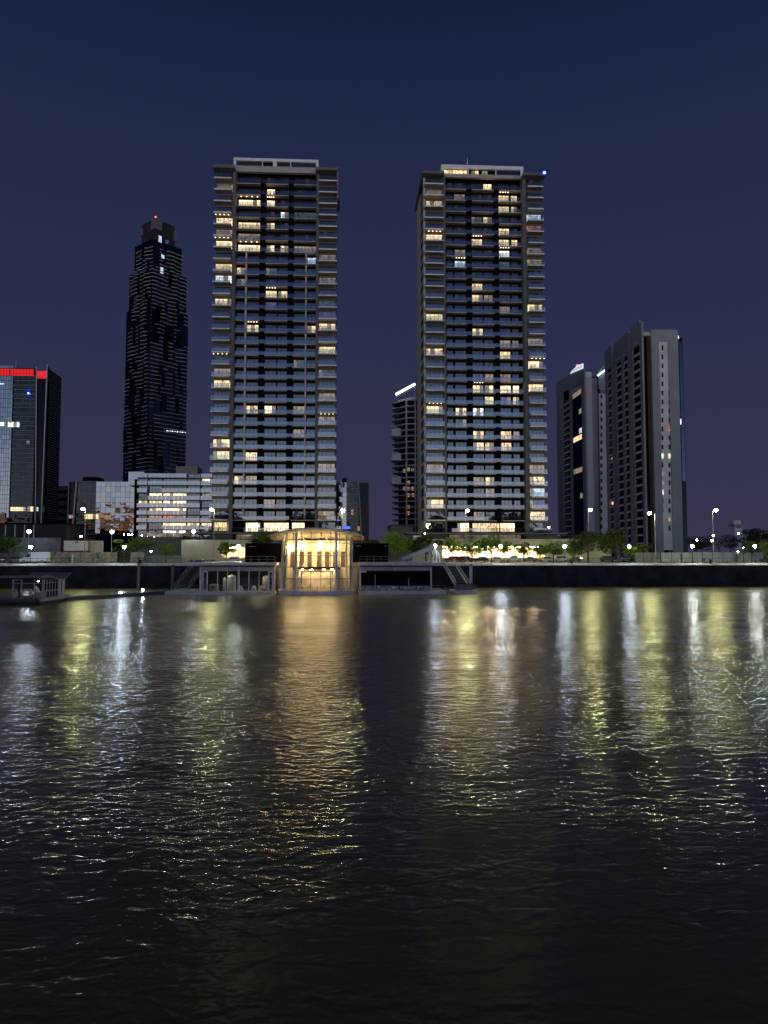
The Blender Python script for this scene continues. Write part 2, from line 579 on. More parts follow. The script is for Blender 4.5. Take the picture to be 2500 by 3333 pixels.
# ------------------------------------------------------------ the twin residential towers
def window(root, x0, x1, z0, z1, y, lit, panes, budget, transom=True, name='window'):
    """one glazed opening: pane plus mullions and transom; returns nothing, unlit ones past the budget go to the shared mesh"""
    k = random.choice(('win', 'win', 'win0', 'win1')) if not lit else LIT[lit]
    mb = MB()
    fr = .09
    f0, f1 = y - .07, y - .004
    xs = np.linspace(x0, x1, panes + 1)
    odd = random.randrange(panes) if (random.random() < (.55 if lit else .35)) else -1     # a pane with its blind or curtain drawn
    for i, (a, b) in enumerate(zip(xs[:-1], xs[1:])):
        if i == odd and not lit:
            zc = z1 - (z1 - z0) * random.choice([.35, .6, 1.0])
            if zc > z0 + .1: mb.quad((a, y, z0), (b, y, z0), (b, y, zc), (a, y, zc), 0)
            mb.quad((a, y, zc), (b, y, zc), (b, y, z1), (a, y, z1), 2)
        else:
            mb.quad((a, y, z0), (b, y, z0), (b, y, z1), (a, y, z1), 2 if (i == odd and panes > 1) else 0)
    for x in xs:
        mb.box(x - fr / 2, x + fr / 2, f0, f1, z0, z1, 1)
    for z in (z0 + .04, z1 - .04) + ((z0 + (z1 - z0) * .40,) if transom else ()):
        for a, b in zip(xs[:-1], xs[1:]):
            mb.box(a + fr / 2 + .002, b - fr / 2 - .002, f0 + .012, f1, z - .04, z + .04, 1)
    if budget is not None and not lit and budget['left'] <= 0:
        r = budget['rest']
        o = len(r.v)
        r.v += mb.v
        r.f += [tuple(i + o for i in f) for f in mb.f]
        r.m += mb.m
        return
    if budget is not None:
        budget['left'] -= 1
    w = mb.build(name, [M[k], M['frame'], M['dim'] if lit else M['blind']], root)
    if lit:
        w['label'] = LITWORD[lit]


def balcony(root, segs, y0, y1, z, rail_x, rail_y, th=.26, mat='cream', side=None, rail=True):
    """slab pieces (x0, x1) with a glass railing along the front"""
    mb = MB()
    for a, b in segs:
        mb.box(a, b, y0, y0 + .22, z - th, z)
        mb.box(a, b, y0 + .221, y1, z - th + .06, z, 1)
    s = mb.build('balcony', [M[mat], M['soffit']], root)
    if not rail:
        return
    r = MB()
    a, b = rail_x
    n = max(2, round((b - a) / 1.6))
    xs = np.linspace(a, b, n + 1)
    for p, q in zip(xs[:-1], xs[1:]):
        r.quad((p + .012, rail_y, z + .02), (q - .012, rail_y, z + .02), (q - .012, rail_y, z + 1.12), (p + .012, rail_y, z + 1.12), 0)
    r.box(a, b, rail_y - .03, rail_y + .03, z + 1.121, z + 1.17, 1)
    for sx_ in (side or ()):
        r.quad((sx_, rail_y, z + .02), (sx_, y1 - .1, z + .02), (sx_, y1 - .1, z + 1.12), (sx_, rail_y, z + 1.12), 0)
    r.build('glass_railing', [M[random.choice(('rail', 'rail', 'rail0', 'rail1'))], M['mullion']], s)


def residential_tower(S):
    Y = S['Y']
    um = S['umid']
    z0, z29 = PZ(S['k0'], Y, um), PZ(S['k29'], Y, um)
    fh = (z0 - z29) / 29
    slab = lambda k: z0 - fh * k
    X = lambda u, y=Y, k=15: at(u, S['k0'] + (S['k29'] - S['k0']) * k / 29, y).x
    root = empty('residential_tower', (X(um), Y + 10, GZ), S['label'], 'tower', 'twin residential towers on the quay')
    part = lambda mb, name, mt, **kw: mb.build(name, mt, root, **kw)
    yw = Y + 1.9          # centre window plane
    yl, yb = Y - 3.2, Y - .6   # wing balcony front, wing window plane
    lw, rw = S['lw'], S['rw']
    xl, xr = X(lw[0], yl), X(rw[1], yl)
    cl, cr = X(S['cen'][0]), X(S['cen'][1])
    zt = slab(0)
    zbase = PZ(1757, Y, um)
    # body
    part(MB().box(X(lw[1]) , X(rw[0]), yw + .05, Y + 24, zbase, zt + 3.4), 'wall', M['dark_wall'])
    wl, wr = X(S['lwall'], yb), X(S['rwall'], yb)
    part(MB().box(wl, X(lw[1]) - .02, yb + .05, Y + S['depth'], zbase, zt + 5.4).box(X(rw[0]) + .02, wr, yb + .05, Y + S['depth'], zbase, zt + 5.2), 'wing_wall', M['pillar'])
    for a, b in S['pillars']:
        part(MB().box(X(a), X(b), Y - 1.0, yw + .03, zbase - 2.2, zt + 3.6), 'pillar', M['pillar'])
    budget = {'left': 96, 'rest': MB()}
    lit = S['lit']
    nlit = sum(len(v) for v in lit.values())
    budget['left'] = 97 - nlit                    # unlit windows that may stay parts of their own
    black = [(X(a), X(b)) for a, b in S['black']]
    for k in range(0, 30):
        z = slab(k)
        L = lit.get(k, {})
        bays = S['bays_top'] if k <= S['topk'] else S['bays']
        # centre balcony: slab is cut where the dark recesses are, the glass runs through
        segs, a = [], cl
        for b0, b1 in black:
            segs.append((a, b0)); a = b1
        segs.append((a, cr))
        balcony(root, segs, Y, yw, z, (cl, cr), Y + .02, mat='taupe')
        for nm, (a, b, pn) in bays.items():
            window(root, X(a), X(b), z + .12, z + min(2.75, fh - .55), yw, L.get(nm), pn, budget)
        if k > S['topk'] and S['whites']:
            for a, b in S['whites']:
                part(MB().box(X(a), X(b), Y + .35, yw - .01, z + .01, z + fh - .28), 'party_wall', M['beige'])
        # wings
        zk = z
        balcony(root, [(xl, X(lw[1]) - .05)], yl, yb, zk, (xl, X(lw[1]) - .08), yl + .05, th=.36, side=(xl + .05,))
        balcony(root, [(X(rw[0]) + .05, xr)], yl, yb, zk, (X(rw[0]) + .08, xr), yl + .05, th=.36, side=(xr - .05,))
        hh = 2.7 if k else 4.6
        window(root, X(S['lwin'][0], yb), X(S['lwin'][1], yb), zk + .1, zk + hh, yb, L.get('L'), 4, budget)
        window(root, X(S['rwin'][0], yb), X(S['rwin'][1], yb), zk + .1, zk + hh, yb, L.get('R'), 4, budget)
    # lit soffits of the brightest balconies
    for k, nm in S['spots']:
        z = slab(k - 1) - .28
        a, b, pn = {**S['bays'], 'L': (lw[0] + 4, lw[1] - 4, 3), 'R': (rw[0] + 4, rw[1] - 4, 3), **(S['bays_top'] if k <= S['topk'] else {})}[nm]
        yy = (Y + yw) / 2 if nm not in 'LR' else (yl + yb) / 2
        if nm in 'LR': z -= .1
        for x in np.linspace(X(a), X(b), 5)[:-1] + (X(b) - X(a)) / 8:
            part(MB().box(x - .14, x + .14, yy - .14, yy + .14, z - .05, z - .001), 'downlight', M['downlight'])
    if budget['rest'].v:
        r = budget['rest'].build('window', [M['win'], M['frame'], M['blind']], root)
        r['kind'] = 'stuff'
    # amenity floor below k29
    zb = slab(30)
    balcony(root, [(cl, cr)], Y - .8, yw, zb, (cl, cr), Y - .75, mat='dark_wall')
    for a, b, lt, pn in S['amenity']:
        window(root, X(a, Y, 30), X(b, Y, 30), zb + .1, zb + 2.9, yw, lt, pn, None)
    balcony(root, [(xl - 1, X(lw[1]))], yl, yb, zb, (xl - 1, X(lw[1])), yl + .1, mat='dark_wall')
    balcony(root, [(X(rw[0]), xr + 1)], yl, yb, zb, (X(rw[0]), xr + 1), yl + .1, mat='dark_wall')
    for nm, wn in (('L', 'lwin'), ('R', 'rwin')):
        window(root, X(S[wn][0], yb, 30), X(S[wn][1], yb, 30), zb + .1, zb + 2.9, yb, S['amen_wing'].get(nm), 4, None)
    # ground storey of the tower, stands on the podium
    zc = zbase
    window(root, X(S['cen'][0] + 10), X(S['cen'][1] - 10), zc + .1, zb - .75, yw, 'd' , 16, None, transom=False, name='lobby_glazing')
    part(MB().box(xl - 6, xr + 6, Y - 3.4, yw + 8, zb - .70, zb - .30), 'canopy', M['midgrey'])
    # crown
    cu = S['crown']
    x0, x1 = X(cu[0], Y, 0), X(cu[1], Y, 0)
    ct, cb2, cb = PZ(cu[2], Y, um), PZ(cu[3], Y, um), PZ(cu[4], Y, um)
    band_b = PZ(cu[5], Y, um)
    part(MB().box(x0, x1, Y + .2, Y + 18, ct - (ct - cb2), ct), 'roof_slab', M['white'])
    for ux, wd in S['crown_posts']:
        part(MB().box(X(ux, Y, 0), X(ux, Y, 0) + wd, Y + .3, Y + .9, cb, cb2 - .01), 'roof_post', M['white'])
    part(MB().box(x0 + .9, x1 - .9, Y + 1.05, Y + 17, band_b, cb2 - .005), 'penthouse_wall', M['dark_wall'])
    for a, b, lt, pn in S['pent']:
        window(root, X(a, Y, 0), X(b, Y, 0), cb - .2, cb2 - .15, Y + 1.0, lt, pn, None)
    part(MB().box(x0 + .02, x1 - .02, Y - .25, Y + .85, band_b, cb), 'parapet', M['taupe'])
    # flat dark roofs over the wings
    a, b, v0, v1 = S['lroof']
    part(MB().box(X(a, yl, 0), X(b, yl, 0), yl - .2, Y + S['depth'], PZ(v1, yl, a), PZ(v0, yl, a)), 'wing_roof', M['pillar'])
    a, b, v0, v1 = S['rroof']
    mb = MB().box(X(a, yl, 0), X(b, yl, 0), yl - .2, Y + S['depth'], PZ(v1, yl, b), PZ(v0, yl, b))
    if S.get('fin'):
        fu0, fu1, fv = S['fin']
        mb.box(X(fu0, yl, 0), X(b, yl, 0), yl + .2, yl + 2.0, PZ(fv, yl, b), PZ(v1, yl, b) - .01)
    part(mb, 'wing_roof', M['pillar'])
    if S.get('side'):
        # pale side wall with stacked tilted-looking windows, seen in sharp perspective
        xs = wl
        part(MB().box(xs - .5, xs - .02, yb + .06, Y + S['depth'] - .2, zbase, zt + 4.9), 'side_wall', M['beige'])
        for k in range(0, 30):
            z = slab(k)
            mb = MB()
            mb.quad((xs - .53, yb + 9.6, z + .35), (xs - .53, yb + 2.0, z + .35), (xs - .53, yb + 2.0, z + 3.0), (xs - .53, yb + 9.6, z + 3.0), 0)
            o_ = mb.build('side_window', [M['win'], M['frame']], root)
    return root, slab, X


litE = {1: {'C': 'b', 'L': 'd'}, 2: {'AB': 'b', 'C': 'b'}, 3: {'D': 'h', 'EF': 'g'}, 4: {'L': 'b', 'AB': 'w', 'C': 'w'}, 5: {'AB': 'd', 'L': 'd'},
        6: {'L': 'b', 'AB': 'b', 'C': 'b', 'D': 'w', 'EF': 'd'}, 7: {'F': 'c', 'R': 'd'}, 8: {'L': 'w', 'A': 'w', 'C': 'g'}, 9: {'L': 'h', 'A': 'g', 'R': 'd'},
        10: {'C': 'y', 'D': 'y'}, 11: {'L': 'w', 'C': 'p', 'R': 'g'}, 12: {'R': 'p'}, 13: {'B': 'y', 'F': 'w', 'R': 'w'},
        15: {'R': 'y'}, 16: {'E': 'g'}, 17: {'L': 'd', 'R': 'g'}, 18: {'L': 'w'}, 19: {'R': 'd'}, 20: {'B': 'w', 'C': 'b', 'E': 'd'}, 21: {'R': 'd'},
        22: {'E': 'd'}, 23: {'L': 'w'}, 24: {'L': 'y', 'B': 'w'}, 25: {'R': 'd'}, 26: {'A': 'w', 'B': 'd', 'C': 'g'}, 28: {'C': 'd'}, 29: {'R': 'd'}}
towerE = dict(
    Y=222.0, umid=895, k0=597.5, k29=1692, depth=24, label='taller dark residential tower with dark penthouse under a white roof frame',
    cen=(763, 1027), lw=(688, 752), rw=(1036, 1096), lwall=696, rwall=1093, pillars=[(752.5, 762.5), (1027.5, 1036)],
    black=[(841, 860), (934, 952)], topk=6,
    bays_top={'AB': (768, 840, 6), 'C': (862, 888, 2), 'D': (908, 934, 2), 'EF': (954, 1026, 6)},
    bays={'A': (765, 792, 2), 'B': (801, 838, 3), 'C': (861, 897, 3), 'D': (902, 932, 3), 'E': (955, 991, 3), 'F': (998, 1026, 2)},
    whites=[(794.5, 799.5), (992, 996.5)], lwin=(698, 751), rwin=(1038, 1091), lit=litE,
    spots=[(2, 'AB'), (2, 'C'), (6, 'AB'), (6, 'L'), (4, 'L'), (16, 'L'), (21, 'R'), (13, 'B'), (10, 'C')],
    amenity=[(797, 845, 'b', 6), (857, 938, 'b', 9), (949, 990, 'b', 5)], amen_wing={'L': 'w'},
    crown=(759, 1036, 515, 524, 543, 562), whitecrown=True, crown_posts=[(759, .8), (852, .25), (888, 1.2), (944, .25), (1028, .8)],
    pent=[(770, 850, None, 5), (900, 942, None, 3), (948, 1024, None, 5)],
    lroof=(692, 762, 534, 545), rroof=(1027, 1103, 546, 555), fin=(1096, 1103, 645), side=False)
litF = {0: {'d': 'b'}, 1: {'e': 'w', 'f': 'w', 'L': 'd', 'b': 'd'}, 2: {'e': 'y', 'f': 'y', 'L': 'w'}, 3: {'c': 'g', 'd': 'y', 'R': 'c'}, 4: {'e': 'w', 'R': 'o'},
        5: {'c': 'w', 'e': 'y', 'f': 'y', 'L': 'b'}, 6: {'e': 'h', 'b': 'd', 'R': 'd'}, 7: {'b': 'c', 'R': 'd', 'e': 'g'}, 9: {'c': 'w'}, 10: {'c': 'w', 'd': 'd'},
        11: {'e': 'd', 'R': 'y'}, 12: {'L': 'y'}, 13: {'c': 'y'}, 14: {'e': 'd', 'f': 'd', 'R': 'd'}, 15: {'e': 'y', 'L': 'w'}, 16: {'R': 'b'}, 17: {'d': 'd', 'e': 'd', 'c': 'p'},
        18: {'c': 'y', 'd': 'y', 'e': 'b', 'f': 'b', 'R': 'w'}, 19: {'d': 'y', 'e': 'p', 'f': 'y'}, 20: {'L': 'y', 'b': 'w', 'c': 'h'}, 21: {'b': 'g'},
        22: {'c': 'w', 'e': 'w', 'f': 'd', 'd': 'g'}, 23: {'c': 'w', 'd': 'w', 'e': 'w'}, 25: {'L': 'd', 'R': 'd'}, 26: {'c': 'd', 'd': 'y', 'R': 'w'}, 27: {'d': 'd', 'R': 'c'},
        28: {'L': 'y', 'R': 'p'}, 29: {'c': 'd', 'R': 'w'}}
towerF = dict(
    Y=222.0, umid=1565, k0=616, k29=1693.5, depth=22, label='dark residential tower with lit penthouse and blue roof beacon',
    cen=(1452, 1704), lw=(1385, 1443), rw=(1716, 1777), lwall=1386, rwall=1770, pillars=[(1443.5, 1451.5), (1704.5, 1715.5)],
    black=[(1521, 1541), (1612, 1631)], topk=-1,
    bays_top={}, bays={'a': (1459, 1477, 2), 'b': (1485, 1520, 3), 'c': (1542, 1576, 3), 'd': (1581, 1609, 2), 'e': (1632, 1666, 3), 'f': (1673, 1693, 2)},
    whites=[], lwin=(1388, 1441), rwin=(1719, 1767), lit=litF,
    spots=[(1, 'e'), (5, 'c'), (5, 'L'), (7, 'b'), (18, 'c'), (20, 'L'), (6, 'e'), (16, 'R')],
    amenity=[(1492, 1530, 'b', 4), (1541, 1630, 'w', 10), (1633, 1680, 'b', 5)], amen_wing={},
    crown=(1437, 1705, 537, 549, 569, 580), whitecrown=True, crown_posts=[(1437, .8), (1524, .3), (1614, .3), (1696, .8)],
    pent=[(1446, 1522, 'w', 6), (1536, 1560, 'w', 2), (1571, 1590, 'd', 2), (1617, 1692, None, 6)],
    lroof=(1374, 1447, 556, 564), rroof=(1704, 1776, 563, 572), fin=None, side=True)
rootE, slabE, XE = residential_tower(towerE)
rootF, slabF, XF = residential_tower(towerF)
p = at(1771, 567, 219)
MB().ball(p + Vector((0, -.3, .3)), .45).build('beacon', M['blue_l'], rootF)
p = at(1521, 536, 230)
MB().tube(p, p + Vector((0, 0, 2.4)), .14, .05).build('mast', M['white'], rootF)

# podiums the towers stand on
def podium(label, u0, u1, Yf, vtop, glow, seed, cat='podium'):
    x0, x1 = PX(u0, Yf), PX(u1, Yf)
    zt = PZ(vtop, Yf, (u0 + u1) / 2)
    root = empty('parking_podium', ((x0 + x1) / 2, Yf, GZ), label, cat)
    ga, gb, gv0, gv1 = glow
    gx0, gx1 = PX(ga, Yf), PX(gb, Yf)
    z1, z0 = PZ(gv0, Yf, ga), PZ(gv1, Yf, ga)
    mb = MB().box(x0, gx0, Yf, Yf + .4, GZ, zt).box(gx1, x1, Yf, Yf + .4, GZ, zt) if gx1 < x1 - .1 else MB().box(x0, gx0, Yf, Yf + .4, GZ, zt)
    mb.box(gx0, gx1, Yf, Yf + .4, z1, zt).box(gx0, gx1, Yf, Yf + .4, GZ, z0)
    mb.box(x0, x1, Yf + 9, Yf + 9.4, GZ, zt).box(x0, x1, Yf + .41, Yf + 42, zt - .3, zt - .001)
    mb.box(x0, x0 + .4, Yf + .41, Yf + 8.9, GZ, zt - .31).box(x1 - .4, x1, Yf + .41, Yf + 8.9, GZ, zt - .31)
    mb.build('wall', M['offwhite'], root)
    back = MB().quad((gx0 + .1, Yf + 8.9, GZ + .05), (gx1 - .1, Yf + 8.9, GZ + .05), (gx1 - .1, Yf + 8.9, z1 + .2), (gx0 + .1, Yf + 8.9, z1 + .2))
    back.build('inner_wall', M['white'], root)
    n = max(1, round((gx1 - gx0) / 4.5))
    for i in range(n):
        x = gx0 + (gx1 - gx0) * (i + .5) / n
        MB().box(x - 1.6, x + 1.6, Yf + 2.2, Yf + 2.5, z1 - .12, z1 - .04).build('tube_light', M['podlight'], root)
        if i:
            xx = gx0 + (gx1 - gx0) * i / n
            MB().box(xx - .2, xx + .2, Yf + .6, Yf + 1.0, GZ, z1).build('column', M['concrete'], root)
    # glass balustrade and planters on the terrace
    return root, zt


M['podlight'] = emis('podium_tube_light', (1.0, .70, .34), 750)
podE, ztE = podium('pale podium of the taller tower with a short glowing parking opening', 590, 832, 207, 1757, (722, 800, 1781, 1815), 1)
podF, ztF = podium('pale podium with a long brightly glowing parking deck behind trees', 1340, 1990, 207, 1755, (1440, 1772, 1779, 1815), 2)
# ------------------------------------------------------------ other buildings
def grid_panels(mb, x0, x1, y, z0, z1, nx, nz, mi=0, tilt=.0035, gap=.06, skip=0.0):
    """curtain wall of single panes, each a hair out of true"""
    xs, zs = np.linspace(x0, x1, nx + 1), np.linspace(z0, z1, nz + 1)
    for i in range(nx):
        for j in range(nz):
            if skip and random.random() < skip: continue
            a, b, c, d = xs[i] + gap, xs[i + 1] - gap, zs[j] + gap, zs[j + 1] - gap
            t, s = random.gauss(0, tilt) * (b - a), random.gauss(0, tilt) * (d - c)
            mb.quad((a, y - t - s, c), (b, y + t - s, c), (b, y + t + s, d), (a, y - t + s, d), mi)


# A: office tower with the red crown, left edge
def office_tower():
    Y = 280.0
    X = lambda u, y=Y, v=1450: at(u, v, y).x
    Zv = lambda v, y=Y: PZ(v, y, 80)
    zt, zb = Zv(1190), GZ
    root = empty('office_tower', (X(60), Y + 15, GZ), 'glass office tower with a red lit band under its roof and a curved corner', 'office tower')
    xa, xb, xc, xd = X(-70), X(36), X(112), X(147)
    xk = lambda u: X(u, Y + 30)
    body = MB().prism([(xa, Y + .3), (xb, Y + .3), (xk(30), Y + 30), (xk(-70), Y + 30)], zb, zt).prism([(xb, Y + .6), (xc, Y + .6), (xk(106), Y + 30), (xk(30) + .01, Y + 30)], zb, zt - .8)
    body.prism([(xc + .01, Y + 2.4), (xd, Y + 2.4), (xk(140), Y + 30), (xk(106) + .02, Y + 30)], zb, Zv(1235))
    body.build('wall', M['officeblack'], root)
    red0, red1 = Zv(1223), Zv(1201)
    fl = np.linspace(Zv(1700), Zv(1224), 33)
    mb = MB()
    for a, b in zip(fl[:-1], fl[1:]):
        grid_panels(mb, xa, xb, Y, a, b, 14, 1, tilt=.004)
    mb.build('light_glazing', [M['office']], root)
    mb = MB()
    grid_panels(mb, xa, xb, Y, red1 + .2, zt, 14, 1)
    mb.build('crown_glazing', [M['office']], root)
    mb = MB()
    for a, b in zip(fl[:-1], fl[1:]):
        grid_panels(mb, xb + .3, xc - .3, Y + .45, a, b, 10, 1, tilt=.004)
    mb.build('dark_glazing', [M['officedark']], root)
    for i, z in enumerate(fl):
        mb = MB().box(xb + .1, xc, Y + .1, Y + .44, z - .12, z + .14)
        if i % 2: mb.box(xb + .1, xc, Y + .1, Y + .44, z + .9, z + 1.05)
        mb.build('floor_band', M['dimband'], root)
    # curved right corner
    n = 14
    arc = []
    xe, ye = X(188, Y + 17), Y + 19
    for i in range(n + 1):
        t = i / n * math.pi / 2
        arc.append((xd + (xe - xd) * math.sin(t), Y + .8 + (ye - Y - .8) * (1 - math.cos(t))))
    zc = Zv(1200, Y + 5)
    mb = MB()
    for z, z2 in zip(fl[:-1], fl[1:]):
        for (p, q) in zip(arc[:-1], arc[1:]):
            a, b = Vector((*p, 0)), Vector((*q, 0))
            mb.quad((p[0], p[1], z), (q[0], q[1], z), (q[0], q[1], z2), (p[0], p[1], z2))
    for (p, q) in zip(arc[:-1], arc[1:]):
        mb.quad((p[0], p[1], fl[-1]), (q[0], q[1], fl[-1]), (q[0], q[1], zc), (p[0], p[1], zc))
    mb.build('curved_glazing', M['officeblue'], root)
    zs = list(np.linspace(Zv(1690), zc, 62))
    for z in zs[::1]:
        mb = MB()
        for (p, q) in zip(arc[:-1], arc[1:]):
            mb.bar((p[0], p[1] - .12, z), (q[0], q[1] - .12, z), .2, .14)
        mb.build('sun_louvre', M['lightband'], root)
    poly = arc + [(X(183, Y + 30), Y + 30), (X(141, Y + 30), Y + 30)]
    MB().prism([(x, y + .05) for x, y in poly], zb, zc - .05).build('curved_core', M['officeblack'], root)
    # tapering vertical fins either side of the black slot
    MB().bar((xc, Y - .1, zt - .4), (X(119, Y, 1690), Y - .1, GZ), .35, .5).bar((xd, Y - .1, zc + .6), (X(134, Y, 1690), Y - .1, GZ), .35, .5).build('edge_fin', M['lightband'], root)
    # the slot between the fins narrows downwards: dark cheek in front of the curve
    MB().quad((xc, Y + .3, zt - 4), (X(119, Y, 1690), Y + .3, GZ), (X(134, Y, 1690), Y + .3, GZ), (xd, Y + .3, zt - 4)).build('slot_panel', M['officeblack'], root)
    # red band
    mb = MB()
    for (a, b) in ((xa, X(23)), (X(26), X(36)), (X(37), X(103))):
        xs = np.arange(a, b, 1.2)
        for x in xs:
            for z in np.arange(red0, red1, .42):
                mb.box(x + .06, min(b, x + 1.14), Y - .06, Y - .02, z + .05, min(red1, z + .34))
    mb.build('red_light_band', M['red_band'], root)
    mb = MB()
    r0, r1 = Zv(1231), Zv(1209)
    for i in range(5):
        for z in np.arange(r0, r1, .42):
            xx = X(114 + i * 5.6)
            mb.box(xx + .06, xx + 1.0, Y + .10, Y + .2, z + .05, z + .34)
    mb.build('red_light_band', M['red_band'], root)
    # lit storeys
    def litstrip(u0, u1, v0, v1, k, y=Y - .03):
        window(root, X(u0), X(u1), Zv(v1), Zv(v0), y, k, max(2, int((u1 - u0) / 8)), None)
    litstrip(-20, 20, 1374, 1388, 'h'); litstrip(23, 62, 1373, 1391, 'h')
    litstrip(40, 92, 1650, 1664, 'y', Y + .05); litstrip(95, 115, 1648, 1665, 'y', Y + .05)
    litstrip(120, 131, 1650, 1664, 'c', Y + .1)
    litstrip(-8, 8, 1248, 1253, 'h'); litstrip(86, 96, 1434, 1444, 'd', Y + .05)
    mb = MB()
    for (p, q) in list(zip(arc[:-1], arc[1:]))[:8]:
        mb.quad((p[0], p[1] - .05, Zv(1666)), (q[0], q[1] - .05, Zv(1666)), (q[0], q[1] - .05, Zv(1650)), (p[0], p[1] - .05, Zv(1650)))
    mb.build('window', M['green'], root)
    MB().ball((X(88), Y - .2, Zv(1280)), .35).build('blue_lamp', M['blue_l'], root)
    MB().tube((X(40), Y + 1, zt - 1), (X(40), Y + 1, zt + 2.2), .12).build('mast', M['lightband'], root)
    # hanging banner on the left
    MB().box(X(8), X(25), Y - .5, Y - .4, Zv(1706), Zv(1672)).build('banner', M['salmon'], root)


M['red_band'] = emis('red_led_band', (1.0, .03, .035), 1.0)
M['salmon'] = pbr('salmon_cloth', (.75, .36, .24), .8)
office_tower()


# B: tall dark tower standing corner-on far behind
def dark_tower():
    Y = 430.0
    c0 = at(481, 1500, Y)                      # nearest corner
    zt = PZ(770, Y, 490)
    zb = GZ
    s = 26.4
    th = R(48)
    e1 = Vector((math.cos(th), math.sin(th), 0))        # along the right face
    e2 = Vector((-math.sin(th), math.cos(th), 0))       # along the left face
    root = empty('skyscraper', (c0.x, Y + 18, GZ), 'tallest dark skyscraper with pale zigzag floor edges and a red roof light', 'skyscraper')
    P = lambda a, b, o=0.0: (c0.x + e1.x * a + e2.x * b, c0.y + e1.y * a + e2.y * b)

    def block(mb, a0, a1, b0, b1, z0, z1):
        mb.prism([P(a0, b0), P(a1, b0), P(a1, b1), P(a0, b1)], z0, z1)

    zA, zB = PZ(862, Y, 481), PZ(985, Y, 481)
    mb = MB()
    block(mb, 0, s, 0, s, zb, zB)
    block(mb, .8, s - .8, .8, s - 1.2, zB, zA)
    block(mb, 1.6, s - 4.2, 1.6, s - 5.2, zA, zt)
    mb.build('wall', M['towerglass'], root)
    mb = MB()
    block(mb, 4.5, s - 7.5, 4.5, s - 8, zt, PZ(695, Y, 490))
    mb.build('crown', M['black'], root)
    mb = MB()
    zc0, zc1 = PZ(728, Y, 495), PZ(692, Y, 495)
    for q in ((4.2, 9.4, 4.2, 8.2, zc0, zc1), (s - 8.6, s - 6.2, 4.3, 9.0, PZ(745, Y, 560), PZ(712, Y, 560)), (4.3, 8.5, s - 9.3, s - 6.2, PZ(730, Y, 455), PZ(708, Y, 455))):
        mb = MB()
        block(mb, *q)
        mb.build('crown_panel', M['pillar'], root)
    MB().ball((*P(5, 4.6), zc1 + .6), .45).build('beacon', M['red_l'], root)
    nf = 58
    zs = np.linspace(PZ(1530, Y, 481), zt - 5, nf)
    rr = random.Random(5)
    phase = [rr.uniform(0, 6) for _ in range(12)]

    def face_of(z):
        return (0, s, 0, s) if z < zB else ((.8, s - .8, .8, s - 1.2) if z < zA else (1.6, s - 4.2, 1.6, s - 5.2))
    # each storey edge zigzags in and out between small balconies
    state = {}
    runs = []
    for i, z in enumerate(zs):
        a0, a1, b0, b1 = face_of(z)
        mb = MB()
        for side in (0, 1):
            lo, hi = (a0, a1) if side == 0 else (b0, b1)
            base = b0 if side == 0 else a0
            nseg = 9
            cut = np.linspace(lo, hi, nseg + 1)
            offs = []
            for j in range(nseg + 1):
                key = (side, j)
                if key not in state or rr.random() < .22:
                    state[key] = (rr.choice([.12, .12, .5, 1.0, 1.4]), rr.random() > .30)
                offs.append(state[key][0])
            run = None
            for j in range(nseg):
                if not state[(side, j)][1]:
                    run = None
                    continue
                if run is None:
                    run = MB()
                    runs.append(run)
                p, q = (cut[j], base - offs[j]), (cut[j + 1], base - offs[j + 1])
                if side: p, q = (p[1], p[0]), (q[1], q[0])
                A, B = P(*p), P(*q)
                run.bar((A[0], A[1], z), (B[0], B[1], z), .3 + .6 * max(offs[j], offs[j + 1]), .32)
    runs.sort(key=lambda r: -len(r.v))
    for r in runs[:99]:
        r.build('floor_edge', M['edge'], root)
    rest = MB()
    for r in runs[99:]:
        rest.add(r.v, r.f)
    rest.build('floor_edge', M['edge'], root)['kind'] = 'stuff'
    # dark projecting boxes and recess panels
    for i in range(34):
        side = rr.random() < .4
        hgt = rr.choice([2, 3, 4, 5]) * 3.6
        z0 = rr.uniform(GZ + 25, zA - 8)
        wdt = rr.uniform(3, 6)
        a0, a1, b0, b1 = face_of(z0 + hgt)
        mb = MB()
        if side:
            b = rr.uniform(b0, b1 - wdt)
            block(mb, a0 - .9, a0 + 1, b, b + wdt, z0, z0 + hgt)
        else:
            a = rr.uniform(a0, a1 - wdt)
            block(mb, a, a + wdt, b0 - .9, b0 + 1, z0, z0 + hgt)
        mb.build('projecting_bay', M['officeblack'], root)
    for i in range(9):                                    # bays breaking the outline left and right
        z0 = rr.uniform(GZ + 45, zB - 15)
        mb = MB()
        if i % 2:
            block(mb, s - 4, s + 1.4, 1.5, 6, z0, z0 + rr.choice([3.6, 7.2, 10.8]))
        else:
            block(mb, 1.5, 6, s - 4, s + 1.4, z0, z0 + rr.choice([3.6, 7.2, 10.8]))
        mb.build('projecting_bay', M['towerglass'], root)
    # a few lit rooms near the top, and a string of lights lower down
    for u, v0, v1, k in ((522, 766, 787, 'c'), (529, 824, 836, 'c'), (524, 868, 888, 'c'), (540, 771, 783, 'p')):
        p0 = at(u, v1, Y + 5)
        a = (p0.x - c0.x) / e1.x
        f = face_of(p0.z)
        A, B = P(a, f[2] - .12), P(a + 2.2, f[2] - .12)
        z1 = PZ(v0, Y + 5, u)
        MB().quad((A[0], A[1], p0.z), (B[0], B[1], p0.z), (B[0], B[1], z1), (A[0], A[1], z1)).build('window', M[LIT[k]], root)['label'] = LITWORD[k]
    mb = MB()
    for i in range(12):
        a = 12 + i * 1.2
        A = P(a, -1.2)
        mb.ball((A[0], A[1], PZ(1402 - i * .3, Y + 8, 560)), .16 + .1 * (i % 3 == 0), n=4)
    mb.build('string_light', M['neon'], root)


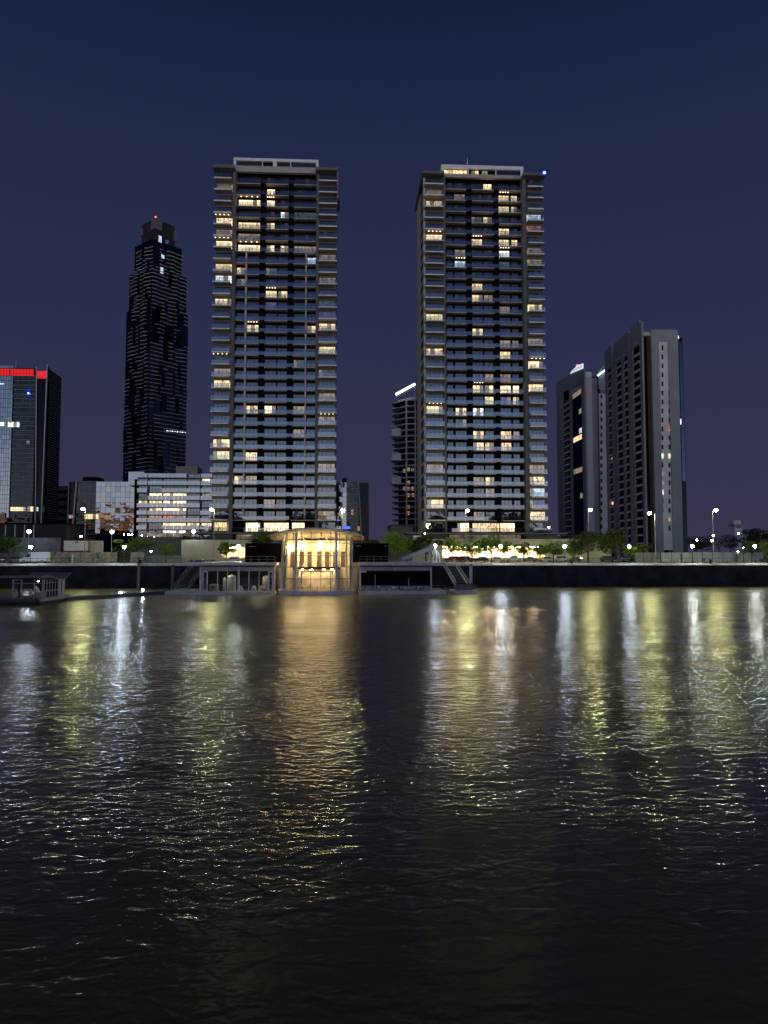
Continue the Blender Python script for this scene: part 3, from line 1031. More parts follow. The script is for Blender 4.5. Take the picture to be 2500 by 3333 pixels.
M['edge'] = pbr('pale_floor_edge', (.44, .43, .41), .7)
dark_tower()


# C: low glass office block with a slanted left edge
def low_office(label, Y, us, vtop, vbase, nfl, mirrored=False, name='office_block', lit=()):
    """us: pixel columns (outer, slanted line top, slanted line bottom, split dark/light, end)"""
    X = lambda u, v=1670, y=Y: at(u, v, y).x
    Zv = lambda v: PZ(v, Y, us[3])
    zt, zb = Zv(vtop), GZ
    root = empty(name, ((X(us[0]) + X(us[4])) / 2, Y + 12, GZ), label, 'office building')
    lo, hi = sorted((X(us[0]), X(us[4])))
    MB().box(lo, hi, Y + .5, Y + 24, zb, zt - .1).build('wall', M['officeblack'], root)
    xm = X(us[3])
    xo = X(us[1])
    fl = np.linspace(zb, zt, nfl + 1)
    a, b = sorted((xm, X(us[4])))
    mb = MB()
    for z, z2 in zip(fl[:-1], fl[1:]):
        grid_panels(mb, a, b, Y, z, z2, max(2, round((b - a) / 1.9)), 1, tilt=.005, gap=.05)
    mb.build('light_glazing', M['office'], root)
    a, b = sorted((xm, xo))
    mb = MB()
    for z, z2 in zip(fl[:-1], fl[1:]):
        grid_panels(mb, a, b, Y + .3, z, z2, max(2, round((b - a) / 1.9)), 1, tilt=.006, gap=.05)
    mb.build('dark_glazing', M['officedark'], root)  # dark mirror image put into the tint of these panes
    for i, z in enumerate(fl[1:]):
        MB().box(a, b, Y, Y + .28, z - .14, z + .1).box(a, b, Y + .05, Y + .28, z - 1.35, z - 1.22).build('floor_band', M['dimband'], root)
    MB().bar((xo, Y - .25, zt + .3), (X(us[2], vbase), Y - .25, zb), .45, .5).build('slanted_edge', M['lightband'], root)
    e = X(us[0])
    MB().bar((e, Y - .1, zt), (e, Y - .1, zb), .4, .4).build('corner_post', M['dimband'], root)
    MB().box(lo + 3, lo + (hi - lo) * .35, Y + 6, Y + 14, zt - .11, zt + 2.4).build('roof_plant', M['dark_wall'], root)
    for u0, u1, v0, v1, k in lit:
        window(root, X(u0), X(u1), Zv(v1), Zv(v0), Y - .12, k, max(2, int(abs(u1 - u0) / 8)), None)
    return root


low_office('low glass office block with mirrored front between the skyscraper and apartments', 285, (222, 248, 230, 311, 438), 1567, 1740, 15,
           lit=((276, 322, 1673, 1690, 'y'), (342, 362, 1676, 1690, 'd'), (224, 244, 1676, 1688, 'o')))
low_office('narrow glass office block behind the taller tower, right of it', 300, (1200, 1167, 1180, 1128, 1090), 1570, 1745, 16,
           lit=((1143, 1151, 1658, 1676, 'o'), (1163, 1172, 1712, 1728, 'o')))


# D: apartment block with pale parapets
def apartment_block():
    Y = 270.0
    X = lambda u, v=1650, y=Y: at(u, v, y).x
    Zv = lambda v: PZ(v, Y, 570)
    root = empty('apartment_block', (X(566), Y + 10, GZ), 'pale low apartment block with many warmly lit windows', 'apartment block')
    x0, x1 = X(444), X(694)
    MB().box(x0, x1 + 8, Y + 1.8, Y + 22, GZ, Zv(1541)).build('wall', M['midgrey'], root)
    MB().box(x0 - .8, x0 - .1, Y - .2, Y + 20, GZ, Zv(1560)).build('side_wall', M['dark_wall'], root)
    MB().box(X(400), X(452), Y + 6, Y + 14, Zv(1575), Zv(1530)).build('roof_storey', M['office'], root)
    MB().box(X(560), X(632), Y + 5, Y + 14, Zv(1541), Zv(1512)).build('roof_plant', M['taupe'], root)
    rows = [1541 + 24.2 * i for i in range(9)]
    cuts = [(445, 478), (480, 526), (526, 606), (606, 650), (652, 692)]
    litmap = {(1, 4): 'b', (3, 1): 'b', (3, 2): 'b', (4, 0): 'y', (4, 1): 'y', (4, 2): 'b', (5, 1): 'w', (5, 2): 'b', (6, 2): 'o', (7, 2): 'b', (7, 3): 'w', (7, 4): 'w', (8, 2): 'h',
              (6, 1): 'o', (3, 4): 'd'}
    rr = random.Random(3)
    for i, v in enumerate(rows):
        zp1, zp0 = Zv(v), Zv(v + 13)
        MB().box(x0, x1, Y + .1, Y + 1.75, zp0 - .3, zp0).build('floor_slab', M['midgrey'], root)
        for j, (a, b) in enumerate(cuts):
            if not ((i + j) % 5 == 3 and j != 2):
                mb = MB()
                n = max(2, round((b - a) / 14))
                for xa, xb in zip(np.linspace(X(a), X(b), n + 1)[:-1], np.linspace(X(a), X(b), n + 1)[1:]):
                    t = rr.gauss(0, .006)
                    mb.quad((xa + .03, Y - t, zp0), (xb - .03, Y + t, zp0), (xb - .03, Y + t, zp1), (xa + .03, Y - t, zp1))
                mb.build('parapet', M['office'], root)
            window(root, X(a + 2), X(b - 3), zp0 + .05, Zv(v - 9) if i else zp1, Y + 1.7, litmap.get((i, j)), max(2, round((b - a) / 11)), None)
    return root


apartment_block()


# H: rounded tower under construction
def round_tower():
    Y = 345.0
    X = lambda u, v=1500, y=Y: at(u, v, y).x
    Zv = lambda v: PZ(v, Y, 1320)
    root = empty('unfinished_tower', (X(1335), Y + 8, GZ), 'unfinished rounded concrete tower with a slanted white light bar on top', 'tower')
    xr, xl = X(1366), X(1291)
    cx, cy, rx = X(1340), Y + 12, X(1340) - X(1292)

    def plan(g=0.0, n=12):
        pts = [(xr, Y - g)]
        pts = []
        for i in range(n + 1):
            t = math.pi * 1.5 - i / n * math.pi * .5        # front middle round to the left side
            pts.append((cx + (rx + g) * math.cos(t), cy + (12 + g) * math.sin(t)))
        return [(xr, Y - g)] + pts + [(cx - rx - g, cy + 10), (xr, cy + 10)]
    core = plan(-2.2)
    MB().prism(core[::-1], GZ, Zv(1305)).build('core', M['void'], root)
    fl = np.arange(PZ(1710, Y, 1320), Zv(1300), (Zv(1303) - Zv(1710)) / 21)
    for i, z in enumerate(fl):
        p = plan(.0)
        MB().prism(p[::-1], z, z + .42).build('floor_slab', M['concrete'], root)
        b = (X(1288), cy - 4)
        MB().prism([(cx - rx - 1.7, cy - 5), (cx - rx + 1.2, cy - 8), (cx - rx + 1.2, cy + 2), (cx - rx - 1.4, cy + 2)], z + .02, z + .38).build('balcony_stub', M['concrete'], root)
    MB().prism(plan(.05)[::-1], Zv(1303), Zv(1296)).build('roof_slab', M['concrete'], root)
    MB().prism(plan(-3.5)[::-1], Zv(1296), Zv(1289)).build('roof_storey', M['lightgrey'], root)
    for u in (1321, 1350):
        MB().box(X(u), X(u) + .7, Y + .4, Y + 1.0, GZ, Zv(1303)).build('column', M['concrete'], root)
    MB().box(X(1357), X(1364), Y - 1.2, Y - .3, GZ, Zv(1225)).build('hoist_mast', M['dark_wall'], root)
    for v in (1405, 1484, 1560):
        p0 = at(1283, v + 4, Y + 6)
        MB().box(p0.x - 1.4, p0.x + 3.2, Y + 3, Y + 9, p0.z - 2.0, p0.z + 1.6).bar((p0.x + 3.2, Y + 5, p0.z + 1.6), (p0.x - 2, Y + 5, p0.z + 3.2), .5, .3).build('safety_platform', M['lightgrey'], root)
    a, b = at(1288, 1284, Y), at(1351, 1250, Y)
    MB().tube(a, b, .55).build('light_bar', M['neon'], root)
    MB().bar(a + Vector((0, .4, -1.3)), b + Vector((0, .4, -1.3)), .3, .3).tube(b, (b.x, b.y, Zv(1296)), .15).tube(a + Vector((5, 0, 2)), (a.x + 8, a.y + 3, Zv(1300)), .12).build('roof_truss', M['steel'], root)
    rr = random.Random(8)
    for u, v in ((1331, 1527), (1344, 1529), (1317, 1532), (1331, 1570), (1318, 1590), (1330, 1590), (1343, 1590), (1331, 1611), (1345, 1611), (1330, 1650), (1330, 1670)):
        z = PZ(v + 5, Y, 1320)
        MB().box(X(u) - .6, X(u) + .6, Y + 1.6, Y + 1.75, z, z + 1.7).build('window', M['dim' if v < 1600 else 'orange'], root)


M['void'] = pbr('dark_interior', (.012, .009, .010), .9)
round_tower()


# I: pair of slab towers at the right, seen along their long sides
def slab_tower(label, Yf, Yb, u_side_f, v_side_top, cols, name='slab_tower', stepped=True, lit=(), seed=1, nfl=26, vbase=1795):
    """side face stands on the plane x = xs between depths Yf (near) and Yb (far)"""
    xs = at(u_side_f, 1500, Yf).x
    zt = at(u_side_f, v_side_top, Yf).z
    root = empty(name, (xs + 10, (Yf + Yb) / 2, GZ), label, 'tower')
    return root, xs, zt


def ydepth(u, xs, v=1500):
    """depth at which the vertical plane x = xs is seen at column u"""
    d = ray(u, v)
    return d.y * (xs / d.x)


def big_slab():
    Yf = 262.0
    xs = at(2098, 1450, Yf).x
    Y = lambda u: ydepth(u, xs)
    root = empty('slab_tower', (xs + 8, 285, GZ), 'larger grey slab tower with a stepped slanting roofline and a pale window strip', 'tower')
    zof = lambda u, v: (CAM + ray(u, v) * (Y(u) / ray(u, v).y)).z
    # fins of the side face: (near column, far column, top v near, top v far)
    segs = [(2092, 2062, 1043, 1068), (2056, 2005, 1078, 1122), (1998, 1975, 1122, 1148)]
    ztop = []
    for i, (un, uf, vn, vf) in enumerate(segs):
        yn, yf = Y(un), Y(uf)
        zn, zf = zof(un, vn), zof(uf, vf)
        ztop.append((yn, yf, zn, zf))
    zavg = sum(z[2] for z in ztop) / 3
    y_far, y_near = Y(1975), Y(2098)
    # recessed dark body
    tz = lambda y: np.interp(y, [ztop[0][0], ztop[0][1], ztop[1][0], ztop[1][1], ztop[2][0], ztop[2][1]], [ztop[0][2], ztop[0][3], ztop[1][2], ztop[1][3], ztop[2][2], ztop[2][3]])
    MB().extrude([(y_near + 6, GZ), (y_far, GZ), (y_far, tz(y_far) - 2), (y_near + 6, tz(y_near + 6) - 4)], 'x', xs + .72, xs + 12).build('wall', M['dark_wall'], root)
    MB().box(xs + .72, at(2106, 1450, y_near + 1).x, y_near + .6, y_near + 5.9, GZ, at(2100, 1100, y_near).z).build('end_wall', M['dark_wall'], root)
    H = zavg - 9
    nfl = 25
    fz = np.linspace(GZ + 3, H, nfl + 1)
    rr = random.Random(4)
    # cells: columns of the side face in pixel columns, between fins
    fins = [2095, 2075, 2064, 2050, 2038, 2026, 2013, 2002, 1992, 1977]
    for j, u in enumerate([(2098, 2090), (2066, 2061), (2058, 2050), (2036, 2029), (2011, 2004), (1999, 1995), (1981, 1975)]):
        a, b = Y(u[0]), Y(u[1])
        zt_ = zavg - 2
        for (yn, yf, zn, zf) in ztop:
            if yn - .5 <= a and b <= yf + .5:
                zt_ = min(zn, zf) - 4
        MB().extrude([(a, GZ), (b, GZ), (b, tz(b) - 1), (a, tz(a) - 1)], 'x', xs - .1, xs + .68).build('fin', M['darkgrey'], root)
    for (yn, yf, zn, zf) in ztop:
        MB().extrude([(yn, zn - 9), (yf, zf - 9), (yf, zf), (yn, zn)], 'x', xs - .15, xs + .5).build('roof_parapet', M['darkgrey'], root)
        MB().box(xs - .18, xs - .15, yn + (yf - yn) * .25, yn + (yf - yn) * .7, (zn + zf) / 2 - 8, (zn + zf) / 2 - 7.3).build('slot_light', M['beige'], root)
    cells = [(2088, 2068), (2049, 2037), (2028, 2013), (1994, 1983)]
    for ci, (un, uf) in enumerate(cells):
        a, b = Y(un), Y(uf)
        for k in range(nfl):
            z0, z1 = fz[k], fz[k + 1]
            s_ = MB().box(xs - .05, xs + .6, a, b, z0, z0 + .75).build('balcony', M['cream'], root)
            MB().box(xs - .02, xs + .05, a, b, z0 + .76, z0 + 1.3).build('balustrade', M['void'], s_)
    mb = MB()
    n = 0
    litc = {(0, 9): 'd', (1, 10): 'd', (2, 8): 'o', (3, 12): 'd', (2, 19): 'd', (0, 16): 'd', (3, 6): 'w', (2, 3): 'd', (1, 2): 'd', (0, 7): 'd', (0, 21): 'w', (0, 18): 'h', (1, 20): 'w', (1, 16): 'o', (1, 14): 'o', (0, 13): 'h', (1, 5): 'o', (0, 5): 'o', (2, 25): 'd', (1, 25): 'y', (0, 1): 'o', (0, 3): 'o', (0, 25): 'y'}
    for ci, (un, uf) in enumerate(cells):
        a, b = Y(un), Y(uf)
        for k in range(nfl):
            z0, z1 = fz[k], fz[k + 1]
            kk = litc.get((ci, k))
            q = [(xs + .66, b - .3, z0 + .4), (xs + .66, (a + b) / 2 - .2, z0 + .4), (xs + .66, (a + b) / 2 - .2, z1 - .5), (xs + .66, b - .3, z1 - .5)]
            if kk:
                MB().quad(*q).build('window', M[LIT[kk]], root)['label'] = LITWORD[kk]
            elif ci in (0, 1):
                MB().quad(*q).build('window', M['win'], root)
            else:
                mb.quad(*q)
    mb.build('window', M['win'], root)['kind'] = 'stuff'
    # front face
    X = lambda u, y, v=1450: at(u, v, y).x
    zf = at(2140, 1075, Yf + 3).z
    Yq = Yf + 2.0
    MB().box(xs + .55, X(2128, Yq + 2), Yq + 3, Yq + 30, GZ, at(2110, 1085, Yq).z).build('recess_wall', M['officeblack'], root)
    MB().box(X(2110, Yq + 2.5), X(2117, Yq + 2.5), Yq + 2.5, Yq + 2.98, GZ, at(2110, 1100, Yq).z).build('blue_glazing', M['officeblue_l'], root)
    MB().box(X(2102, Yq + 1), X(2127, Yq + 1), Yq + .8, Yq + 8, at(2110, 1090, Yq).z, at(2110, 1078, Yq).z).build('roof_slab', M['beige'], root)
    MB().box(X(2118, Yq), X(2124, Yq), Yq + 1.5, Yq + 2.9, GZ, at(2110, 1088, Yq).z).build('pilaster', M['brown'], root)
    x0, x1 = X(2128, Yq), X(2216, Yq)
    xa, xb = X(2153, Yq), X(2184, Yq)
    za = at(2165, 1111, Yq).z
    mb = MB().box(x0, xa, Yq, Yq + 30, GZ, zf).box(xb, x1, Yq, Yq + 30, GZ, zf).box(xa, xb, Yq, Yq + 30, za, zf)
    mb.build('front_wall', M['darkgrey'], root)
    MB().box(xa + .02, xb - .02, Yq + .5, Yq + 29, GZ + 4, za - .02).build('pale_strip', M['lightgrey'], root)
    for k in range(23):
        v = 1131 + k * 29.4
        if v > 1735: break
        for u, c in ((2158, 0), (2181, 1)):
            z = at(u, v, Yq).z
            xc = X(u, Yq, v)
            lt = {(9, 1): 'o', (12, 0): 'h', (12, 1): 'y', (14, 0): 'd', (15, 0): 'd', (16, 0): 'h', (19, 0): 'd', (19, 1): 'o'}.get((k, c))
            MB().box(xc - .34, xc + .34, Yq + .4, Yq + .48, z - .9, z + .9).build('slit_window', M[LIT[lt] if lt else 'black'], root)
    MB().box(x1 + .02, X(2232, Yq + 1), Yq + 1.4, Yq + 28, GZ, at(2220, 1096, Yq).z).build('corner_wall', M['officeblack'], root)
    MB().box(X(2219, Yq + 1.2), X(2229, Yq + 1.2), Yq + 1.2, Yq + 1.38, GZ + 30, at(2222, 1110, Yq).z).build('blue_glazing', M['officeblue_l'], root)
    MB().box(X(2220, Yq), X(2224, Yq), Yq + 1.1, Yq + 1.19, at(2222, 1380, Yq).z, at(2222, 1362, Yq).z).box(X(2218, Yq), X(2223, Yq), Yq + 1.1, Yq + 1.19, at(2222, 1100, Yq).z, at(2222, 1090, Yq).z).build('window', M['white_l'], root)
    MB().box(X(2206, Yq), X(2215, Yq), Yq + 6, Yq + 9, zf, zf + 1.6).build('roof_frame', M['white'], root)
    MB().tube((X(2165, Yq), Yq + 10, zf), (X(2165, Yq), Yq + 10, zf + 1.4), .5).build('roof_vent', M['steel'], root)
    return root


M['officeblue_l'] = glassy('bright_blue_glass', (.01, .015, .03), (.5, .65, 1.0), .13)
M['brown'] = pbr('brown_pilaster', (.09, .055, .05), .7)
big_slab()


def small_slab():
    Yf = 330.0
    xs = at(1907, 1450, Yf).x
    Y = lambda u: ydepth(u, xs)
    root = empty('slab_tower', (xs + 8, 360, GZ), 'smaller grey slab tower with a glowing white roof crest and a red roof light', 'tower')
    zof = lambda u, v: (CAM + ray(u, v) * (Y(u) / ray(u, v).y)).z
    yn, yf = Y(1906), Y(1815)
    zn, zfz = zof(1906, 1200), zof(1815, 1243)
    tz = lambda y: np.interp(y, [yn, yf], [zn, zfz])
    MB().extrude([(yn + 7, GZ), (yf, GZ), (yf, zfz - 2), (yn + 7, zn - 2)], 'x', xs + .8, xs + 10).build('wall', M['dark_wall'], root)
    for a, b in ((1907, 1897), (1865, 1856), (1834, 1823), (1818, 1814)):
        MB().extrude([(Y(a), GZ), (Y(b), GZ), (Y(b), tz(Y(b)) - 1), (Y(a), tz(Y(a)) - 1)], 'x', xs - .1, xs + .7).build('fin', M['darkgrey'], root)
    MB().extrude([(yn, zn - 7), (yf, zfz - 7), (yf, zfz), (yn, zn)], 'x', xs - .12, xs + .5).build('roof_parapet', M['darkgrey'], root)
    nfl = 25
    fz = np.linspace(GZ + 4, min(zn, zfz) - 8, nfl + 1)
    a, b = Y(1855), Y(1835)
    for k in range(nfl):
        s_ = MB().box(xs - .05, xs + .6, a, b, fz[k], fz[k] + .75).build('balcony', M['cream'], root)
        MB().box(xs - .02, xs + .05, a, b, fz[k] + .76, fz[k] + 1.3).build('balustrade', M['void'], s_)
        MB().quad((xs + .7, b, fz[k] + .3), (xs + .7, (a + b) / 2, fz[k] + .3), (xs + .7, (a + b) / 2, fz[k + 1] - .5), (xs + .7, b, fz[k + 1] - .5)).build('window', M['win'], root)
    a, b = Y(1896), Y(1866)
    litk = {24: 'd', 17: 'w', 12: 'd', 8: 'd', 21: 'd', 18: 'c'}
    for k in range(nfl):
        MB().box(xs - .02, xs + 1.4, a + .05, b - .05, fz[k] + .05, fz[k + 1] - .05).build('glazed_bay', M['towerglass'], root)
        if k in litk:
            f = .95 if k in (24, 17, 12) else .28
            MB().quad((xs - .06, a + (b - a) * f, fz[k] + .3), (xs - .06, a + .2, fz[k] + .3), (xs - .06, a + .2, fz[k + 1] - .4), (xs - .06, a + (b - a) * f, fz[k + 1] - .4)).build('window', M[LIT[litk[k]]], root)['label'] = LITWORD[litk[k]]
    # front: concrete pier, dark wall, pale strip
    X = lambda u, y, v=1450: at(u, v, y).x
    Yq = Yf + 1
    zt = at(1920, 1226, Yq).z
    MB().box(X(1908, Yq), X(1930, Yq), Yq, Yq + 20, GZ, zt).build('concrete_pier', M['concrete'], root)
    MB().box(X(1905, Yq), X(1934, Yq), Yq + 2, Yq + 16, zt + .02, at(1920, 1207, Yq).z).build('roof_storey', M['cream'], root)
    MB().box(X(1930, Yq + 1) + .05, X(1953, Yq + 1), Yq + 3, Yq + 24, GZ, at(1945, 1225, Yq).z).build('dark_wall', M['darkgrey'], root)
    MB().box(X(1955, Yq + 1), X(1990, Yq + 1), Yq + 2.2, Yq + 2.9, GZ, at(1960, 1278, Yq).z).build('pale_strip', M['lightgrey'], root)
    for k in range(19):
        v = 1288 + k * 25
        z = at(1963, v, Yq).z
        xc = X(1963, Yq, v)
        MB().box(xc - .45, xc + .45, Yq + 2.1, Yq + 2.18, z - .9, z + .9).build('slit_window', M['black'], root)
    # steel lattice at the roof between the two slabs
    mb = MB()
    A = [(1948, 1212), (1972, 1183), (1972, 1268), (1950, 1265)]
    pts = [at(u, v, Yq + 1) for u, v in A]
    for i in range(4):
        mb.tube(pts[i], pts[(i + 1) % 4], .16, n=5)
    for i in range(5):
        t0, t1 = i / 5, (i + 1) / 5
        lo0, lo1 = pts[3].lerp(pts[2], t0), pts[3].lerp(pts[2], t1)
        hi0, hi1 = pts[0].lerp(pts[1], t0), pts[0].lerp(pts[1], t1)
        mb.tube(lo0, hi1, .12, n=5).tube(hi0, lo1, .12, n=5).tube(lo0, hi0, .12, n=5)
    mb.build('steel_lattice', M['steel'], root)
    a, b = at(1945, 1223, Yq), at(1975, 1201, Yq)
    MB().bar(a, b, .4, .9).build('light_strip', M['neon_c'], root)
    # glowing crest along the parapet: an arc seen edge-on, in the plane of the side face
    prof = []
    for u, v in ((1906, 1183), (1897, 1186), (1886, 1192), (1874, 1202), (1864, 1214)):
        prof.append((Y(u), zof(u, v)))
    low = [(Y(1864), zof(1864, 1216)), (Y(1906), zof(1906, 1199))]
    MB().extrude(prof + low, 'x', xs - .5, xs - .2).build('glowing_crest', M['neon_c2'], root)
    mb = MB()
    for i in range(7):
        u = 1903 - i * 4.5
        y0, y1 = Y(u), Y(u - 2.6)
        z0 = zof(u, 1198 + i * 2.2)
        if i % 3 != 1:
            mb.box(xs - .56, xs - .52, y0, y0 + (y1 - y0) * .35, z0 + .3, z0 + 1.4)
            mb.box(xs - .56, xs - .52, y0 + (y1 - y0) * .36, y1, z0 + 1.1, z0 + 1.4)
        else:
            mb.box(xs - .56, xs - .52, y0, y0 + (y1 - y0) * .3, z0 + .3, z0 + 1.4)
    mb.build('crest_mark', M['midgrey'], root)
    p = at(1880, 1191, Y(1880) + 3)
    MB().ball(p, .7).tube(p, p - Vector((0, 0, 4)), .15, mi=1).build('beacon', [M['red_l'], M['pole']], root)


M['neon_c'] = emis('cool_light_strip', (.55, .75, 1.0), 2.2)
M['neon_c2'] = emis('crest_light', (.72, .88, 1.0), .95)
small_slab()


# J: far things at the horizon
def control_tower():
    Y = 620.0
    X = lambda u: at(u, 1720, Y).x
    Zv = lambda v: PZ(v, Y, 2402)
    root = empty('control_tower', (X(2403), Y, GZ), 'small pale lookout tower above the dark trees at far right', 'tower')
    cx = X(2403)
    MB().box(X(2392), X(2418), Y, Y + 6, GZ, Zv(1711)).build('shaft', M['white'], root)
    MB().box(X(2385), X(2424), Y - 2, Y + 8, Zv(1711) + .02, Zv(1706)).build('gallery', M['offwhite'], root)
    MB().box(X(2389), X(2414), Y + .5, Y + 5, Zv(1706) + .02, Zv(1694)).build('cabin', M['white'], root)
    for u in (2396, 2403, 2410):
        MB().box(X(u), X(u + 5), Y - .05, Y - .005, Zv(1718), Zv(1713)).build('window', M['black'], root)


control_tower()

# dark bulk of buildings at the far left and between the blocks
def plain_block(name, label, u0, u1, vtop, Y, mt, depth=18, cat='building', windows=None):
    x0, x1 = PX(u0, Y, 1700), PX(u1, Y, 1700)
    zt = PZ(vtop, Y, (u0 + u1) / 2)
    root = empty(name, ((x0 + x1) / 2, Y + depth / 2, GZ), label, cat)
    MB().box(x0, x1, Y, Y + depth, GZ, zt).build('wall', M[mt], root)
    MB().box(x0 - .3, x1 + .3, Y - .3, Y + depth + .3, zt + .003, zt + .4).build('roof', M['midgrey' if mt != 'black' else 'dark_wall'], root)
    if windows:
        nx, nz, w, h = windows
        for i in range(nx):
            for j in range(nz):
                x = x0 + (x1 - x0) * (i + .5) / nx
                z = GZ + 1.5 + (zt - GZ - 2) * (j + .5) / nz
                MB().box(x - w / 2, x + w / 2, Y - .06, Y - .005, z - h / 2, z + h / 2).build('window', M['win'], root)
    return root


plain_block('warehouse', 'long black windowless building at the foot of the red crowned office tower', -80, 218, 1707, 240, 'black')
plain_block('apartment_block', 'narrow grey apartment block right of the red crowned office tower', 186, 219, 1585, 330, 'midgrey', windows=(4, 9, 1.3, 1.5))
plain_block('low_building', 'low pale building behind the trees left of the unfinished tower', 1272, 1345, 1712, 260, 'offwhite', windows=(4, 1, 1.6, 1.4))
plain_block('low_building', 'low dark building with pale roof between the right tower and the slab towers', 1765, 1822, 1737, 300, 'offwhite', windows=(4, 2, 1.6, 1.6))
# ------------------------------------------------------------ floating buildings at the foot of the quay wall
M['tank'] = pbr('white_tank', (.55, .56, .52), .6, var=.25, scale=1.2)
M['crate'] = pbr('yellow_crate', (.62, .50, .26), .7, var=.25, scale=2)
M['window_clear'] = clearglass('pavilion_glass', (.90, .92, .90), .10)
M['void_in'] = pbr('dark_room', (.010, .010, .012), .9, var=0)
M['floor_dark'] = pbr('deck_boards', (.10, .10, .10), .8, var=.3, scale=3)
M['panel_glass'] = glassy('blue_panel_glass', (.03, .035, .04), (.7, .85, 1.0), .34, wob=.01, wscale=1.0)


def railing(name, label, pts, h, n_rails, post_step, r=.025, mt='steel', parent=None, glass=None):
    """posts and rails along a polyline of base points"""
    if parent is None:
        root = empty(name, pts[0], label, 'railing')
    else:
        root = empty(name, (0, 0, 0)); root.parent = parent
        root.location = -base_of(parent) + Vector(pts[0])
    for a, b in zip(pts[:-1], pts[1:]):
        a, b = Vector(a), Vector(b)
        n = max(1, round((b - a).length / post_step))
        for i in range(n + 1):
            p = a.lerp(b, i / n)
            if i == 0 and a != Vector(pts[0]): continue
            MB().tube(p, p + Vector((0, 0, h)), r, n=6).build('post', M[mt], root)
        for k in range(n_rails):
            hh = h * (k + 1) / n_rails
            MB().tube(a + Vector((0, 0, hh + (.001 if k < n_rails - 1 else 0))), b + Vector((0, 0, hh)), r * (1.2 if k == n_rails - 1 else .7), n=6).build('rail', M[mt], root)
        if glass:
            MB().quad(a + Vector((0, .05, .08)), b + Vector((0, .05, .08)), b + Vector((0, .05, h - .08)), a + Vector((0, .05, h - .08))).build('glass_panel', M[glass], root)
    return root


